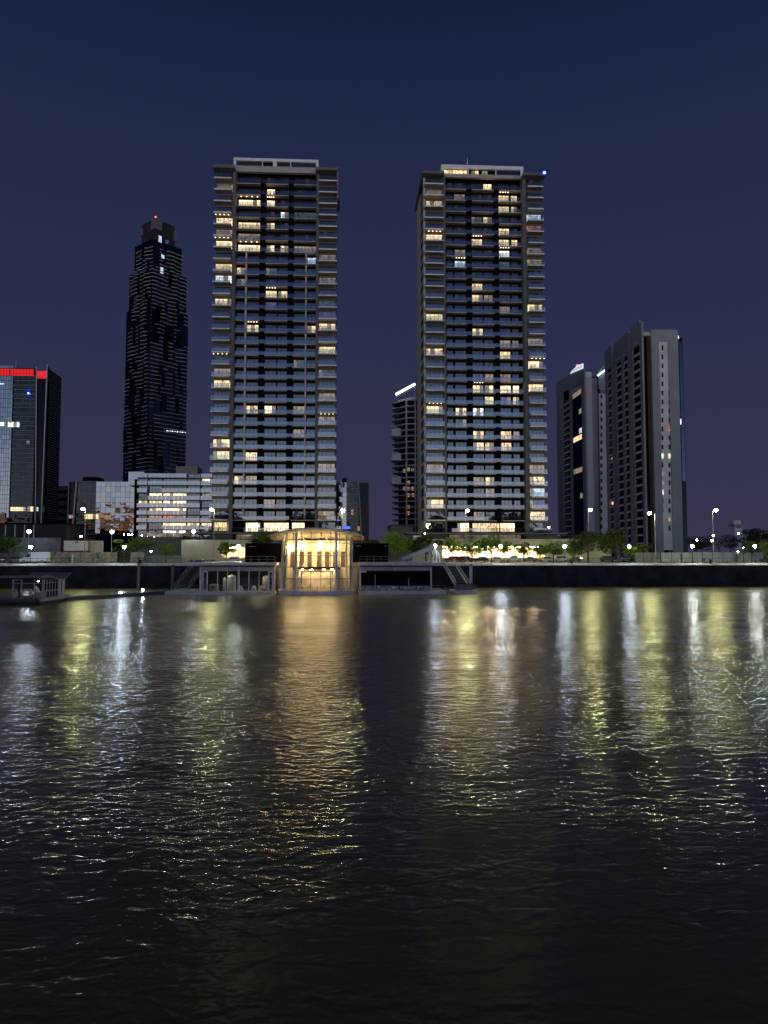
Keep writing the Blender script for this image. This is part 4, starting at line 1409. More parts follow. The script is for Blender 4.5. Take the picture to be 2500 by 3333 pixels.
def left_barge():
    Y = 130.0
    X = lambda u, y=Y: at(u, 1880, y).x
    Zv = lambda v, y=Y: PZ(v, y, 720)
    x0, x1 = X(652), X(896)
    root = empty('floating_pavilion', ((x0 + x1) / 2, Y + 4, 0), 'grey floating pavilion with glazed front left of the round glass building', 'houseboat')
    D = 9.0
    MB().box(X(543), x1, Y - 1.3, Y + D, -.4, Zv(1924)).build('hull', M['hull'], root)
    deck = Zv(1924)
    z_lint, z_fas, z_slab0, z_slab1 = Zv(1859), Zv(1846), Zv(1840), Zv(1831)
    MB().box(X(605), x1 + .3, Y - 1.1, QY - .4, z_slab0, z_slab1).build('upper_deck', M['hull'], root)
    MB().box(x0, x1, Y + .3, Y + D, z_fas + .002, z_slab0 - .002).build('recess_band', M['midgrey'], root)
    MB().box(x0, x1, Y, Y + .4, z_lint, z_fas).build('fascia', M['grey'], root)
    for u in (650, 774, 890):
        MB().box(X(u), X(u) + .28, Y - .1, Y + .3, deck, z_fas + .05).build('column', M['hull'], root)
    # dark room behind the glass
    MB().box(x0 + .1, x1 - .1, Y + 6.0, Y + 6.2, deck, z_fas).box(x0, x0 + .1, Y + .35, Y + 6, deck, z_lint).box(x1 - .1, x1, Y + .35, Y + 6, deck, z_lint).build('inner_wall', M['void_in'], root)
    MB().quad((x0, Y - .2, deck + .01), (x1, Y - .2, deck + .01), (x1, Y + 6, deck + .01), (x0, Y + 6, deck + .01)).build('deck_floor', M['floor_dark'], root)
    us = [677, 708, 740, 776, 810, 843, 873]
    for a, b in zip(us[:-1], us[1:]):
        w = MB().quad((X(a) + .05, Y + .15, deck + .05), (X(b) - .05, Y + .15, deck + .05), (X(b) - .05, Y + .15, z_lint - .02), (X(a) + .05, Y + .15, z_lint - .02), 0)
        w.box(X(b) - .05, X(b) + .05, Y + .05, Y + .25, deck + .02, z_lint - .01, 1)
        w.build('window', [M['window_clear'], M['white']], root)
    for a, b in ((659, 676), (874, 889)):
        d = MB()
        d.box(X(a), X(a) + .17, Y - .02, Y + .12, deck + .03, z_lint, 0).box(X(b) - .17, X(b), Y - .02, Y + .12, deck + .03, z_lint, 0)
        d.box(X(a) + .17, X(b) - .17, Y - .02, Y + .12, z_lint - .2, z_lint, 0).box(X(a) + .17, X(b) - .17, Y - .02, Y + .12, deck + .03, deck + .2, 0)
        d.quad((X(a) + .17, Y + .05, deck + .2), (X(b) - .17, Y + .05, deck + .2), (X(b) - .17, Y + .05, z_lint - .2), (X(a) + .17, Y + .05, z_lint - .2), 1)
        d.build('door', [M['white'], M['panel_glass']], root)
    railing('deck_railing', None, [(X(590), Y - 1.15, deck), (x1 - .2, Y - 1.15, deck)], 1.05, 2, 2.1, parent=root, r=.02)
    railing('roof_railing', None, [(X(610), Y - .9, z_slab1), (x1, Y - .9, z_slab1)], 1.1, 2, 1.35, parent=root, r=.03)
    # dark upper box set back on the deck
    MB().box(X(797, 134), X(921, 134), 134, 146, z_slab1 + .004, PZ(1768, 134, 850)).build('upper_box', M['blackclad'], root)
    zb = PZ(1779, 134, 850)
    MB().box(X(809, 134), X(833, 134), 133.93, 133.99, zb, zb + .08).build('slit_light', M['grey'], root)
    # things stored inside
    def tank(u, v0, w, y, label):
        c = at(u, v0, y)
        t = empty('storage_tank', (c.x, y, deck + .012), label, 'tank')
        h = Zv(v0, y) - deck
        r = w / 2
        MB().lathe([(r, .013), (r, h * .55), (r * 1.02, h * .56), (r, h * .57), (r * .98, h * .86), (r * .8, h * .95), (r * .25, h), (.001, h)], (c.x, y, deck), 20).build('shell', M['tank'], t, smooth=False)
        MB().lathe([(r * .22, h * .985), (r * .22, h + .12), (.001, h + .13)], (c.x, y, deck), 12).build('cap', M['grey'], t)
    tank(755, 1871, 1.55, Y + 2.6, 'fat white water tank standing inside the glazed pavilion')
    tank(731, 1880, .55, Y + 3.2, 'slim white tank left of the fat one inside the pavilion')
    tank(868, 1874, 1.5, Y + 3.4, 'pale bluish tank at the right end inside the pavilion')
    for j in range(4):
        pass
    c = X(696, Y + 1.0)
    b = empty('crate', (c, Y + 1.2, deck + .012), 'yellow wooden crate behind the glass of the grey pavilion', 'crate')
    MB().box(c - .72, c + .72, Y + .75, Y + 1.7, deck + .013, deck + 1.2).build('body', M['crate'], b)
    mb = MB()
    for i in range(4):
        mb.box(c - .74, c + .74, Y + .72, Y + .748, deck + .05 + i * .29, deck + .28 + i * .29)
    mb.build('board', M['crate'], b)
    MB().box(c - .35, c + .35, Y + .70, Y + .718, deck + .45, deck + .85).build('stencil', M['brown'], b)
    # chairs and a low table inside on the right
    for i, u in enumerate((783, 827, 852)):
        xx = X(u, Y + 1.4)
        t = empty('folded_tarpaulin', (xx, Y + 1.4, deck), ['pale tarpaulin heap by the pavilion column', 'pale tarpaulin heap between two window bars', 'yellowish tarpaulin heap near the right pavilion door'][i], 'tarpaulin')
        MB().lathe([(.55, .0), (.5, .35), (.38, .6), (.2, .8), (.001, .85)], (xx, Y + 1.4, deck + .012), 7).build('cloth', M['tank' if i < 2 else 'crate'], t)
    MB().box(x0 + 3, x0 + 5, Y + 1.6, Y + 1.8, z_lint + .15, z_lint + .2).box(x0 + 9, x0 + 11, Y + 1.6, Y + 1.8, z_lint + .15, z_lint + .2).build('ceiling_light', M['dimlamp'], root)
    return root


M['dimlamp'] = emis('dim_ceiling_light', (1.0, .9, .65), 34)
left_barge()


def right_barge():
    Y = 130.0
    X = lambda u, y=Y: at(u, 1880, y).x
    Zv = lambda v, y=Y: PZ(v, y, 1300)
    x0, x1 = X(1169), X(1405)
    root = empty('floating_pavilion', ((x0 + x1) / 2, Y + 4, 0), 'grey floating pavilion with a black open front right of the round glass building', 'houseboat')
    deck = Zv(1922)
    MB().box(X(1167), X(1449), Y - 1.3, Y + 9, -.4, deck).build('hull', M['hull'], root)
    zs0, zs1 = Zv(1840), Zv(1830)
    MB().box(X(1169), X(1447), Y - 1.1, QY - .4, zs0, zs1).build('upper_deck', M['hull'], root)
    MB().box(x0, x1, Y + .3, Y + 9, Zv(1846) + .002, zs0 - .002).build('recess_band', M['midgrey'], root)
    zf0, zf1 = Zv(1858), Zv(1846)
    MB().box(x0 + .3, X(1284), Y, Y + .35, zf0, zf1).box(X(1287), x1 - .3, Y, Y + .35, zf0, zf1).build('fascia', M['grey'], root)
    MB().box(X(1284) + .003, X(1287) - .003, Y - .08, Y + .3, zf0 - .02, zf1 - .01).build('fascia_joint', M['white'], root)
    for a in (1170, 1401):
        MB().box(X(a), X(a) + .27, Y - .1, Y + .3, deck, zf1 + .02).build('column', M['hull'], root)
    MB().box(x0 + .1, x1 - .1, Y + 6, Y + 6.2, deck, zs0 - .01).box(x0, x0 + .1, Y + .35, Y + 6, deck, zf0).box(x1 - .1, x1, Y + .35, Y + 6, deck, zf0).build('inner_wall', M['void_in'], root)
    MB().quad((x0, Y - .2, deck + .01), (x1, Y - .2, deck + .01), (x1, Y + 6, deck + .01), (x0, Y + 6, deck + .01)).build('deck_floor', M['floor_dark'], root)
    for u, v in ((1221, 1870), (1330, 1883)):
        MB().box(X(u), X(u) + .09, Y + .35, Y + .45, deck + .2, Zv(v)).build('light_post', M['white'], root)
    n = 0
    us = [1172, 1191, 1214, 1237, 1258, 1285, 1310, 1331, 1353, 1376, 1402]
    for i, (a, b) in enumerate(zip(us[:-1], us[1:])):
        MB().quad((X(a) + .05, Y - .9, deck + .08), (X(b) - .05, Y - .9 + .02 * (i % 3), deck + .08), (X(b) - .05, Y - .9 + .02 * (i % 3), Zv(1907)), (X(a) + .05, Y - .9, Zv(1907))).build('glass_panel', M['panel_glass' if i % 3 else 'rail'], root)
    railing('deck_railing', None, [(X(1170), Y - 1.0, deck), (X(1447), Y - 1.0, deck)], Zv(1905) - deck, 1, 1.3, parent=root, r=.025)
    railing('roof_railing', None, [(X(1171), Y - .9, zs1), (X(1445), Y - .9, zs1)], 1.05, 2, 1.3, parent=root, r=.03)
    MB().box(x0 + .3, x0 + 1.3, Y - .12, Y - .05, zf0 - .3, zf0 - .02).build('cabinet_sign', M['white'], root)
    MB().box(X(1152, 134), X(1264, 134), 134, 146, zs1 + .004, PZ(1768, 134, 1200)).build('upper_box', M['blackclad'], root)
    zb = PZ(1778, 134, 1200)
    MB().box(X(1158, 134), X(1174, 134), 133.93, 133.99, zb, zb + .07).box(X(1252, 134), X(1259, 134), 133.93, 133.99, zb, zb + .07).build('slit_light', M['grey'], root)
    # sloping canopy over the gangway head
    a, b = at(1306, 1820, 138), at(1414, 1781, 138)
    cp = empty('sloping_canopy', (a.x, 140, zs1 + .002), 'grey sloping canopy on curved legs on the right pavilion deck', 'canopy')
    MB().extrude([(a.x, a.z - .35), (b.x, b.z - .35), (b.x, b.z + .45), (a.x, a.z + .25)], 'y', 137.2, 141.5).build('roof', M['hull'], cp)
    for i, (u0, v0, u1, v1) in enumerate(((1389, 1789, 1396, 1829), (1398, 1788, 1409, 1829), (1408, 1787, 1420, 1829), (1413, 1787, 1431, 1829))):
        p0, p1 = at(u0, v0, 138.2 + i * .8), at(u1, v1, 138.2 + i * .8)
        p1.z = zs1 + .01
        mid = (p0 + p1) / 2 + Vector((.5, 0, .25))
        MB().tube(p0, mid, .12).tube(mid, p1, .12, .1).build('leg', M['hull'], cp)
    l = at(1416, 1777, 137.5)
    fl = empty('floodlight', (l.x, 138, b.z), 'white floodlight at the top of the sloping canopy', 'floodlight')
    MB().ball(l, .30).build('bulb', M['lamp_cool'], fl)
    MB().tube(l + Vector((0, .4, -.5)), l + Vector((0, .25, 0)), .06).build('bracket', M['pole'], fl)
    return root


right_barge()


# round glass building between the two
def round_building():
    cx, cy = at(1033, 1850, 131).x, 131.0
    Rr = 6.25
    root = empty('round_glass_building', (cx, cy, 0), 'round glass building glowing warm yellow under a curved disc roof', 'building')
    gb = .78
    gt = 10.35
    zm, zl = 4.75, .80
    MB().lathe([(.01, -.4), (Rr + .55, -.4), (Rr + .75, .1), (Rr + .70, gb), (.01, gb)], (cx, cy, 0), 40).build('hull', M['hull'], root)
    # front two thirds is glazed
    A0, A1 = R(180 - 12), R(360 + 12)

    def rp(t, r):
        return cx + r * math.cos(t), cy + r * math.sin(t)
    zr = lambda x, y: 10.45 - .135 * (y - cy) - .5 * ((x - cx) / 8.4) ** 2 - .1 * ((y - cy) / 8.4) ** 2      # roof plane, tipped up towards the water
    ztop = lambda p: zr(p[0], p[1]) - .25
    n = 26
    mb = MB()
    for i in range(n):
        t0, t1 = A0 + (A1 - A0) * i / n, A0 + (A1 - A0) * (i + 1) / n
        p, q = rp(t0, Rr), rp(t1, Rr)
        mb.quad((*p, gb), (*q, gb), (*q, ztop(q)), (*p, ztop(p)))
    mb.build('glazing', M['clear'], root)
    for i in range(n + 1):
        t = A0 + (A1 - A0) * i / n
        p = rp(t, Rr + .05)
        if i % 2 == 0:
            MB().box(p[0] - .06, p[0] + .06, p[1] - .06, p[1] + .06, gb, ztop(p) - .01).build('mullion', M['midgrey'], root)
    for v in (1767, 1807, 1846, 1884):
        z = PZ(v, cy - Rr * .8, 1033)
        MB().lathe([(Rr - .02, z - .06), (Rr + .12, z - .06), (Rr + .12, z + .06), (Rr - .02, z + .06)], (cx, cy, 0), 40, a0=A0, a1=A1).build('ring_rail', M['midgrey'], root)
    MB().lathe([(Rr - .1, gb), (Rr + .2, gb), (Rr + .2, gb + .14), (Rr - .1, gb + .14)], (cx, cy, 0), 40, a0=A0, a1=A1).build('sill', M['hull'], root)
    # big columns, leaning a little inwards
    for t, w in ((R(237), .26), (R(303), .26), (R(197), .22), (R(343), .22), (R(215), .15), (R(325), .15)):
        p, q = rp(t, Rr + .22), rp(t, Rr - .35)
        MB().tube((*p, gb), (*rp(t, Rr + .05), ztop(p) - .02), w, w * .85, n=10).build('column', M['hull'], root)
    # roof: a disc bent down at both sides
    mb = MB()
    rings, seg = 8, 48
    RO = 8.45
    for sgn, th in ((1, .22), (-1, -.16)):
        vs, fs = [], []
        for j in range(rings + 1):
            r = RO * j / rings
            for i in range(seg):
                t = 2 * math.pi * i / seg
                x, y = r * math.cos(t), r * math.sin(t) * .98
                z = zr(cx + x, cy + y) + th * (1 - (j / rings) ** 4)
                if j == rings:
                    z = zr(cx + x, cy + y) + (.11 if sgn > 0 else -.11)
                vs.append((cx + x, cy + y, z))
        for j in range(rings):
            for i in range(seg):
                f = (j * seg + i, j * seg + (i + 1) % seg, (j + 1) * seg + (i + 1) % seg, (j + 1) * seg + i)
                fs.append(f if sgn < 0 else f[::-1])
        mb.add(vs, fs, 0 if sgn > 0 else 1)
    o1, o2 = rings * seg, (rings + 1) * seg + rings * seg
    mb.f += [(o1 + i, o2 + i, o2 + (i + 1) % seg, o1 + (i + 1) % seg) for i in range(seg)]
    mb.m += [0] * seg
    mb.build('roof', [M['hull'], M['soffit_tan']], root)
    # inside: floor, gallery, back wall with doors, stairs, lamps
    MB().lathe([(.01, gb + .02), (Rr - .15, gb + .02)], (cx, cy, 0), 40).build('floor', M['wood'], root)
    mb = MB()
    mb.box(cx - Rr + .4, cx + Rr - .4, cy + 2.0, cy + 2.2, gb + .03, 9.6)
    mb.build('back_wall', M['warmwall'], root)
    MB().box(cx - 4.2, cx + 4.2, cy - 2.2, cy + 1.98, zm - .3, zm).build('gallery_floor', M['warmwall'], root)
    # tall openings in the gallery back wall
    for i, x in enumerate((-4.6, -2.9, -1.5, .3, 1.7, 3.2, 4.6)):
        mb = MB().box(cx + x - .42, cx + x + .42, cy + 1.93, cy + 1.99, zm + .02, zm + 2.2)
        mb.box(cx + x - .5, cx + x - .43, cy + 1.88, cy + 1.99, zm + .02, zm + 2.9, 1).box(cx + x + .43, cx + x + .5, cy + 1.88, cy + 1.99, zm + .02, zm + 2.9, 1)
        mb.box(cx + x - .42, cx + x + .42, cy + 1.9, cy + 1.992, zm + 2.3, zm + 2.85)
        mb.build('glazed_door', [M['brown'], M['white']], root)
    for x in (-3.2, -.1 + .6, 3.5):
        MB().box(cx + x - .42, cx + x + .42, cy + 1.90, cy + 1.98, 8.35, 9.45).build('wall_light', M['panel_l'], root)
    for i, x in enumerate((-3.5, -2.3, -.1 + .5, 2.2, 3.6, -5.2, -4.7)):
        yy = cy - 1.6 + .5 * (i % 3) + (2.2 if i > 4 else 0)
        mb = MB().lathe([(.001, .22), (.16, .2), (.42 if i < 5 else .25, .0), (.42 if i < 5 else .25, -.18), (.001, -.24)], (cx + x, yy, 8.15 + .12 * (i % 2)), 14, 0)
        mb.tube((cx + x, yy, 8.4), (cx + x, yy, zr(cx + x, yy) - .3), .02, n=5, mi=1)
        mb.build('pendant_lamp', [M['pendant'], M['brown']], root)
    for x in (-2.0, 2.05):
        MB().bar((cx + x - .5, cy - 2.5, 10.0), (cx + x + .25, cy - 1.5, 8.9), .12, .12).build('roof_strut', M['white'], root)
    for x, z in ((-3.8, 9.2), (-.4, 9.35), (-.2, 9.05), (3.4, 9.25)):
        MB().box(cx + x - .5, cx + x + .5, cy - 2.2, cy - 2.05, z, z + .1).build('spotlight_track', M['brown'], root)
    # gallery front and furniture
    MB().box(cx - 4.2, cx + 4.2, cy - 2.28, cy - 2.22, zm - .32, zm + .12).build('gallery_edge', M['brown'], root)
    for i in range(9):
        x = cx - 4.1 + i * 1.025
        MB().tube((x, cy - 2.24, zm + .1), (x, cy - 2.24, zm + 1.0), .025, n=5).build('baluster', M['brown'], root)
    MB().tube((cx - 4.15, cy - 2.24, zm + 1.02), (cx + 4.15, cy - 2.24, zm + 1.02), .035, n=6).build('handrail', M['brown'], root)
    for sx_ in (-1, 1):
        st = MB()
        for k in range(13):
            st.box(cx + sx_ * (3.3 - k * 0.13) - .45, cx + sx_ * (3.3 - k * .13) + .45, cy - 2.9 + .28 * k, cy - 2.62 + .28 * k, gb + .12 + .29 * k, gb + .26 + .29 * k)
        st.bar((cx + sx_ * 3.8, cy - 2.9, gb + 1.0), (cx + sx_ * 2.3, cy + .8, zm + 1.0), .05, .08)
        st.build('stair', M['white'], root)
    MB().box(cx - 2.6, cx + 2.6, cy - .2, cy - .1, gb + .03, zm - .9).build('screen_wall', M['screen'], root)
    for i, x in enumerate((-3.2, 3.2)):
        MB().tube((cx + x, cy - .6, gb + .03), (cx + x, cy - .6, zm - .32), .28, n=10).build('inner_column', M['taupe'], root)
    for x in (-2.6, -1.0, 1.2, 2.7):
        MB().lathe([(.2, 0), (.26, -.1), (.001, -.12)], (cx + x, cy - 1.6, zm - .33), 10).build('downlight', M['pendant'], root)
    return root, cx, cy, gb, zm


M['warmwall'] = pbr('warm_plaster', (.74, .67, .53), .8, var=.15, scale=1.5)
M['warmceil'] = pbr('warm_ceiling', (.66, .55, .36), .8, var=.2, scale=1.0)
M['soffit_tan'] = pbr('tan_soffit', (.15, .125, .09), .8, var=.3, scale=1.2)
M['wood'] = pbr('wood_floor', (.38, .26, .14), .5, var=.25, scale=3)
M['screen'] = pbr('grey_screen', (.66, .60, .52), .8)
M['pendant'] = emis('pendant_glow', (1.0, .72, .33), 90)
M['panel_l'] = emis('wall_light_panel', (1.0, .80, .42), 7)
rootR, rcx, rcy, rgb_, rzm = round_building()


def table_and_chairs():
    gr1, gr2 = 'tables and chairs inside the round building', 'lower floor tables inside the round building'
    k = 0
    t0 = None
    spots = [(-2.9, -1.1, rzm, 'upper gallery table at the left end of the round building'), (.0, -1.2, rzm, 'upper gallery table in the middle of the round building'), (2.9, -1.1, rzm, 'upper gallery table at the right end of the round building'),
             (-2.4, -3.6, rgb_ + .02, 'lower floor table left of the middle of the round building'), (0.2, -4.2, rgb_ + .02, 'lower floor table at the middle of the round building front'), (2.5, -3.6, rgb_ + .02, 'lower floor table right of the middle of the round building')]
    for (x, y, z, lb) in spots:
        o = Vector((rcx + x, rcy + y, z))
        t = empty('table', o, lb, 'table', 'dining tables inside the round building')
        MB().lathe([(.001, .72), (.75, .72), (.75, .76), (.001, .76)], o, 14).build('tabletop', M['brown'] if z > 3 else M['cream'], t)
        MB().tube(o + Vector((0, 0, .02)), o + Vector((0, 0, .72)), .05).lathe([(.3, .005), (.3, .02), (.05, .04)], o, 10).build('leg', M['brown'], t)
        for sx_, side in ((-1, 'left'), (1, 'right')):
            c = o + Vector((sx_ * 1.0, -.1, 0))
            ch = empty('chair', c, 'chair on the %s of the %s' % (side, lb.replace('of the round building', '').replace('at the ', '').strip()), 'chair', 'chairs inside the round building')
            MB().box(c.x - .22, c.x + .22, c.y - .22, c.y + .22, c.z + .42, c.z + .48).build('seat', M['brown'], ch)
            MB().box(c.x + sx_ * .19, c.x + sx_ * .23, c.y - .21, c.y + .21, c.z + .49, c.z + .95).build('backrest', M['brown'], ch)
            for lx in (-.19, .19):
                for ly in (-.19, .19):
                    MB().tube((c.x + lx, c.y + ly, c.z + .01), (c.x + lx, c.y + ly, c.z + .42), .018, n=5).build('leg', M['brown'], ch)


table_and_chairs()

# link blocks either side of the round building
for u0, u1, lb in ((897, 926, 'left'), (1143, 1169, 'right')):
    Y = 133.0
    x0, x1 = at(u0, 1880, Y).x, at(u1, 1880, Y).x
    l = empty('link_block', ((x0 + x1) / 2, Y, 0), 'narrow grey wall block joining the round building to the %s pavilion' % lb, 'building')
    MB().box(x0, x1, Y, Y + 8, -.3, PZ(1831, Y, u0)).build('wall', M['midgrey'], l)
    MB().box(x0 + (x1 - x0) * .3, x0 + (x1 - x0) * .75, Y - .06, Y - .002, .8, PZ(1850, Y, u0)).build('door', M['darkgrey'], l)


# gangways down from the quay
def gangway(label, a0, b0, width_vec, name='gangway'):
    a, b = Vector(a0), Vector(b0)
    wv = Vector(width_vec)
    g = empty(name, (a + b) / 2 + Vector((0, 0, -1)), label, 'gangway')
    n = 16
    for sd in (0, 1):
        MB().bar(a + wv * sd, b + wv * sd, .14, .32).build('stringer', M['steel'], g)
        MB().tube(a + wv * sd + Vector((0, 0, 1.05)), b + wv * sd + Vector((0, 0, 1.05)), .045).tube(a + wv * sd + Vector((0, 0, .6)), b + wv * sd + Vector((0, 0, .6)), .025).build('handrail', M['lightband'], g)
        for i in range(8):
            p = a.lerp(b, i / 7) + wv * sd
            MB().tube(p, p + Vector((0, 0, 1.05)), .03, n=6).build('post', M['lightband'], g)
    for i in range(n):
        p = a.lerp(b, (i + .5) / n)
        q = p + wv
        d = (b - a); d.z = 0; d = d.normalized() * .17
        m = wv.normalized() * .09
        MB().add([p - d + m, p + d + m, q + d - m, q - d - m, p - d + m + Vector((0, 0, .05)), p + d + m + Vector((0, 0, .05)), q + d - m + Vector((0, 0, .05)), q - d - m + Vector((0, 0, .05))],
                 [(0, 3, 2, 1), (4, 5, 6, 7), (0, 1, 5, 4), (1, 2, 6, 5), (2, 3, 7, 6), (3, 0, 4, 7)]).build('tread', M['grate'], g)
    return g


M['grate'] = pbr('metal_grating', (.30, .30, .24), .6, .2, var=.3, scale=4)
p1, p2 = at(632, 1840, 146), at(572, 1905, 133)
gangway('grey gangway sloping down to the left pavilion deck', (p1.x, 146, 5.0), (p2.x, 132.5, .85), (2.3, .6, 0))
p1, p2 = at(1440, 1840, 150), at(1486, 1905, 134)
gangway('pale metal gangway sloping down beside the right pavilion', (p1.x, 150, 5.2), (p2.x, 134.5, .95), (2.6, .5, 0))

# small landing platform at the foot of the right gangway
Y = 131.0
x0, x1 = at(1474, 1910, Y).x, at(1548, 1910, Y).x
lp = empty('landing_platform', ((x0 + x1) / 2, Y, 0), 'small floating landing platform with railings and dark boxes', 'pontoon')
MB().box(x0, x1, Y - 1.4, Y + 4, -.3, .55).build('hull', M['hull'], lp)
railing('platform_railing', None, [(x0 + .1, Y - 1.25, .55), (x1 - .1, Y - 1.25, .55), (x1 - .1, Y + 3.8, .55)], 1.0, 3, 1.4, parent=lp, r=.025)
for i, (a, b) in enumerate(((.18, .52), (.56, .9))):
    xa, xb = x0 + (x1 - x0) * a, x0 + (x1 - x0) * b
    o = empty('storage_box', ((xa + xb) / 2, Y + 1, .56), ['left of the two dark boxes on the landing platform', 'right of the two dark boxes on the landing platform'][i], 'box', 'dark boxes on the landing platform')
    MB().box(xa, xb, Y + .4, Y + 1.6, .56, 1.6).build('body', M['midgrey'], o)
    MB().box(xa - .05, xb + .05, Y + .35, Y + 1.65, 1.603, 1.7).build('lid', M['dark_wall'], o)

# mooring piles
for u, v0, v1, Y, r, lb in ((452, 1832, 1945, 137, .27, 'tall dark mooring pile beside the floating walkway'), (563, 1843, 1930, 146, .30, 'dark mooring pile left of the left gangway'),
                            (1533, 1841, 1915, 139, .30, 'pale grey mooring pile behind the landing platform')):
    p = at(u, v0, Y)
    o = empty('mooring_pile', (p.x, Y, 0), lb, 'pile', 'mooring piles along the dock wall')
    MB().tube((p.x, Y, -2), (p.x, Y, p.z), r, n=12).build('shaft', M['grey' if u > 1000 else 'midgrey'], o)
    MB().lathe([(r * 1.15, 0), (r * 1.15, .12), (.001, .3)], (p.x, Y, p.z + .003), 12).build('cap', M['dark_wall'], o)

# floating walkway between the left hut and the barges
a, b = Vector((at(205, 1940, 112).x, 112, .28)), Vector((at(545, 1920, 135).x, 135, .28))
fw = empty('floating_walkway', (a + b) / 2, 'long low floating walkway leading right from the small dark hut', 'pontoon')
MB().bar(a, b, 2.0, .5).build('deck', M['midgrey'], fw)
for i in range(9):
    p = a.lerp(b, i / 8) + Vector((.9, -.6, .25))
    MB().tube(p, p + Vector((0, 0, .25)), .06).build('cleat', M['steel'], fw)
for u, v, Y, lb in ((392, 1929, 125.0, 'bright white floodlight left of the tall mooring pile'), (465, 1919, 130.0, 'small white floodlight right of the tall mooring pile')):
    p = at(u, v, Y)
    f = empty('floodlight', (p.x, Y, .5), lb, 'floodlight', 'floodlights on the floating walkway')
    MB().ball(p, .19 if u < 400 else .13).build('bulb', M['lamp_cool'], f)
    MB().tube((p.x, Y + .15, .45), (p.x, Y + .15, p.z), .05).box(p.x - .22, p.x + .22, Y + .1, Y + .3, p.z - .16, p.z - .1).build('stand', M['pole'], f)


# small dark hut at the far left
M['hut_roof'] = pbr('hut_roof', (.26, .25, .24), .8, var=.2)
def hut():
    Y = 104.0
    X = lambda u, y=Y: at(u, 1910, y).x
    Zv = lambda v, y=Y: PZ(v, y, 90)
    x0, x1 = X(40), X(140)
    root = empty('floating_hut', ((x0 + x1) / 2, Y + 4, 0), 'small dark floating hut with a wing shaped roof at far left', 'houseboat')
    deck = Zv(1949)
    dep = 8.0
    MB().box(X(-40), X(150), Y - 1.6, Y + dep + 2, -.3, deck - .35).build('hull', M['black'], root)
    MB().box(X(-40), X(139), Y - 1.4, Y + dep, deck - .348, deck).build('deck', M['floor_dark'], root)
    MB().box(X(139) + .01, X(147), Y - 1.0, Y + dep + 1, deck - .348, deck + .05).build('side_ramp', M['concrete'], root)
    zt = Zv(1886)
    mb = MB()
    for u, w in ((40, .22), (68, .12), (110, .09), (136, .32)):
        mb.box(X(u), X(u) + w, Y, Y + .15, deck, zt)
    mb.box(x0 + .23, X(68) - .01, Y + .02, Y + .13, zt - .1, zt).box(X(68) + .13, X(110) - .01, Y + .02, Y + .13, Zv(1900), Zv(1898)).box(X(110) + .1, X(136) - .01, Y + .02, Y + .13, Zv(1900), Zv(1898)).box(x0 + .23, X(68) - .01, Y + .02, Y + .13, Zv(1900), Zv(1898))
    mb.build('front_frame', M['grey'], root)
    mb = MB()
    for i in range(6):
        yy = Y + .4 + i * 1.0
        mb.box(x1 - .1, x1, yy, yy + .07, deck, zt - .05)
    mb.box(x1 - .09, x1 - .01, Y + .48, Y + 5.4, deck + 1.0, deck + 1.08).box(x1 - .09, x1 - .01, Y + .48, Y + 5.4, zt - .6, zt - .53)
    mb.build('side_frame', M['grey'], root)
    MB().box(x1 - .1, x1, Y + 5.6, Y + 6.5, deck, zt).box(x1 - .1, x1, Y + 6.9, Y + 7.9, deck, zt).build('side_panel', M['grey'], root)
    MB().quad((x0, Y + .1, deck), (x1 - .4, Y + .1, deck), (x1 - .4, Y + .1, zt), (x0, Y + .1, zt)).build('glazing', M['window_clear'], root)
    MB().quad((x1 - .05, Y + .4, deck), (x1 - .05, Y + 5.5, deck), (x1 - .05, Y + 5.5, zt), (x1 - .05, Y + .4, zt)).build('side_glazing', M['window_clear'], root)
    MB().box(x0 - .5, x0 - .3, Y + 3, Y + 3.2, deck, zt).box(x0, x1 - .12, Y + 7.8, Y + 7.95, deck, zt).build('back_wall', M['void_in'], root)
    # roof: flat in front, dipping and rising again towards the back
    prof = [(-.9, 0), (.2, .08), (2.0, .02), (4.2, -.3), (6.2, -.48), (7.4, -.40), (8.8, .05), (9.6, .32), (9.7, .47), (8.9, .24), (7.4, -.20), (6.2, -.28), (4.2, -.1), (2.0, .22), (.2, .28), (-.9, .2)]
    MB().extrude([(Y + p, zt + .25 + q * 1.1) for p, q in prof], 'x', X(7), x1 + .25).build('roof', M['hut_roof'], root)
    # inside: pale boards and a lit crate
    cr = empty('crate', (X(123), Y + 1.5, deck), 'lit yellow crate inside the small dark hut', 'crate')
    MB().box(X(110), X(135), Y + 1.0, Y + 2.0, deck + .01, deck + .85).build('body', M['crate'], cr)
    MB().box(X(109), X(136), Y + .95, Y + 2.05, deck + .853, deck + .9).build('lid', M['crate'], cr)
    for i, (u, w, h) in enumerate(((80, .25, 1.3), (96, .3, 1.8), (102, .28, 1.5))):
        xx = X(u)
        f = empty('surfboard', (xx, Y + 2.2, deck), ['short white board leaning leftmost inside the hut', 'tall white board leaning in the middle of the hut', 'medium white board leaning near the crate in the hut'][i], 'board', 'white boards leaning inside the hut')
        MB().lathe([(.001, 0), (w * .6, .2), (w, h * .4), (w * .85, h * .75), (.001, h)], (xx, Y + 2.2, deck + .01), 8).build('shell', M['tank'], f)
    lamp = at(152, 1913, Y + 1.5)
    MB().box(x1 - 1.2, x1 - 1.0, Y + 1, Y + 1.2, zt - .35, zt - .28).build('ceiling_light', M['dimlamp'], root)
    railing('hut_railing', None, [(X(40), Y - 1.2, deck), (X(138), Y - 1.2, deck)], .9, 2, 1.5, parent=root, r=.02, mt='midgrey')
    return root


hut()
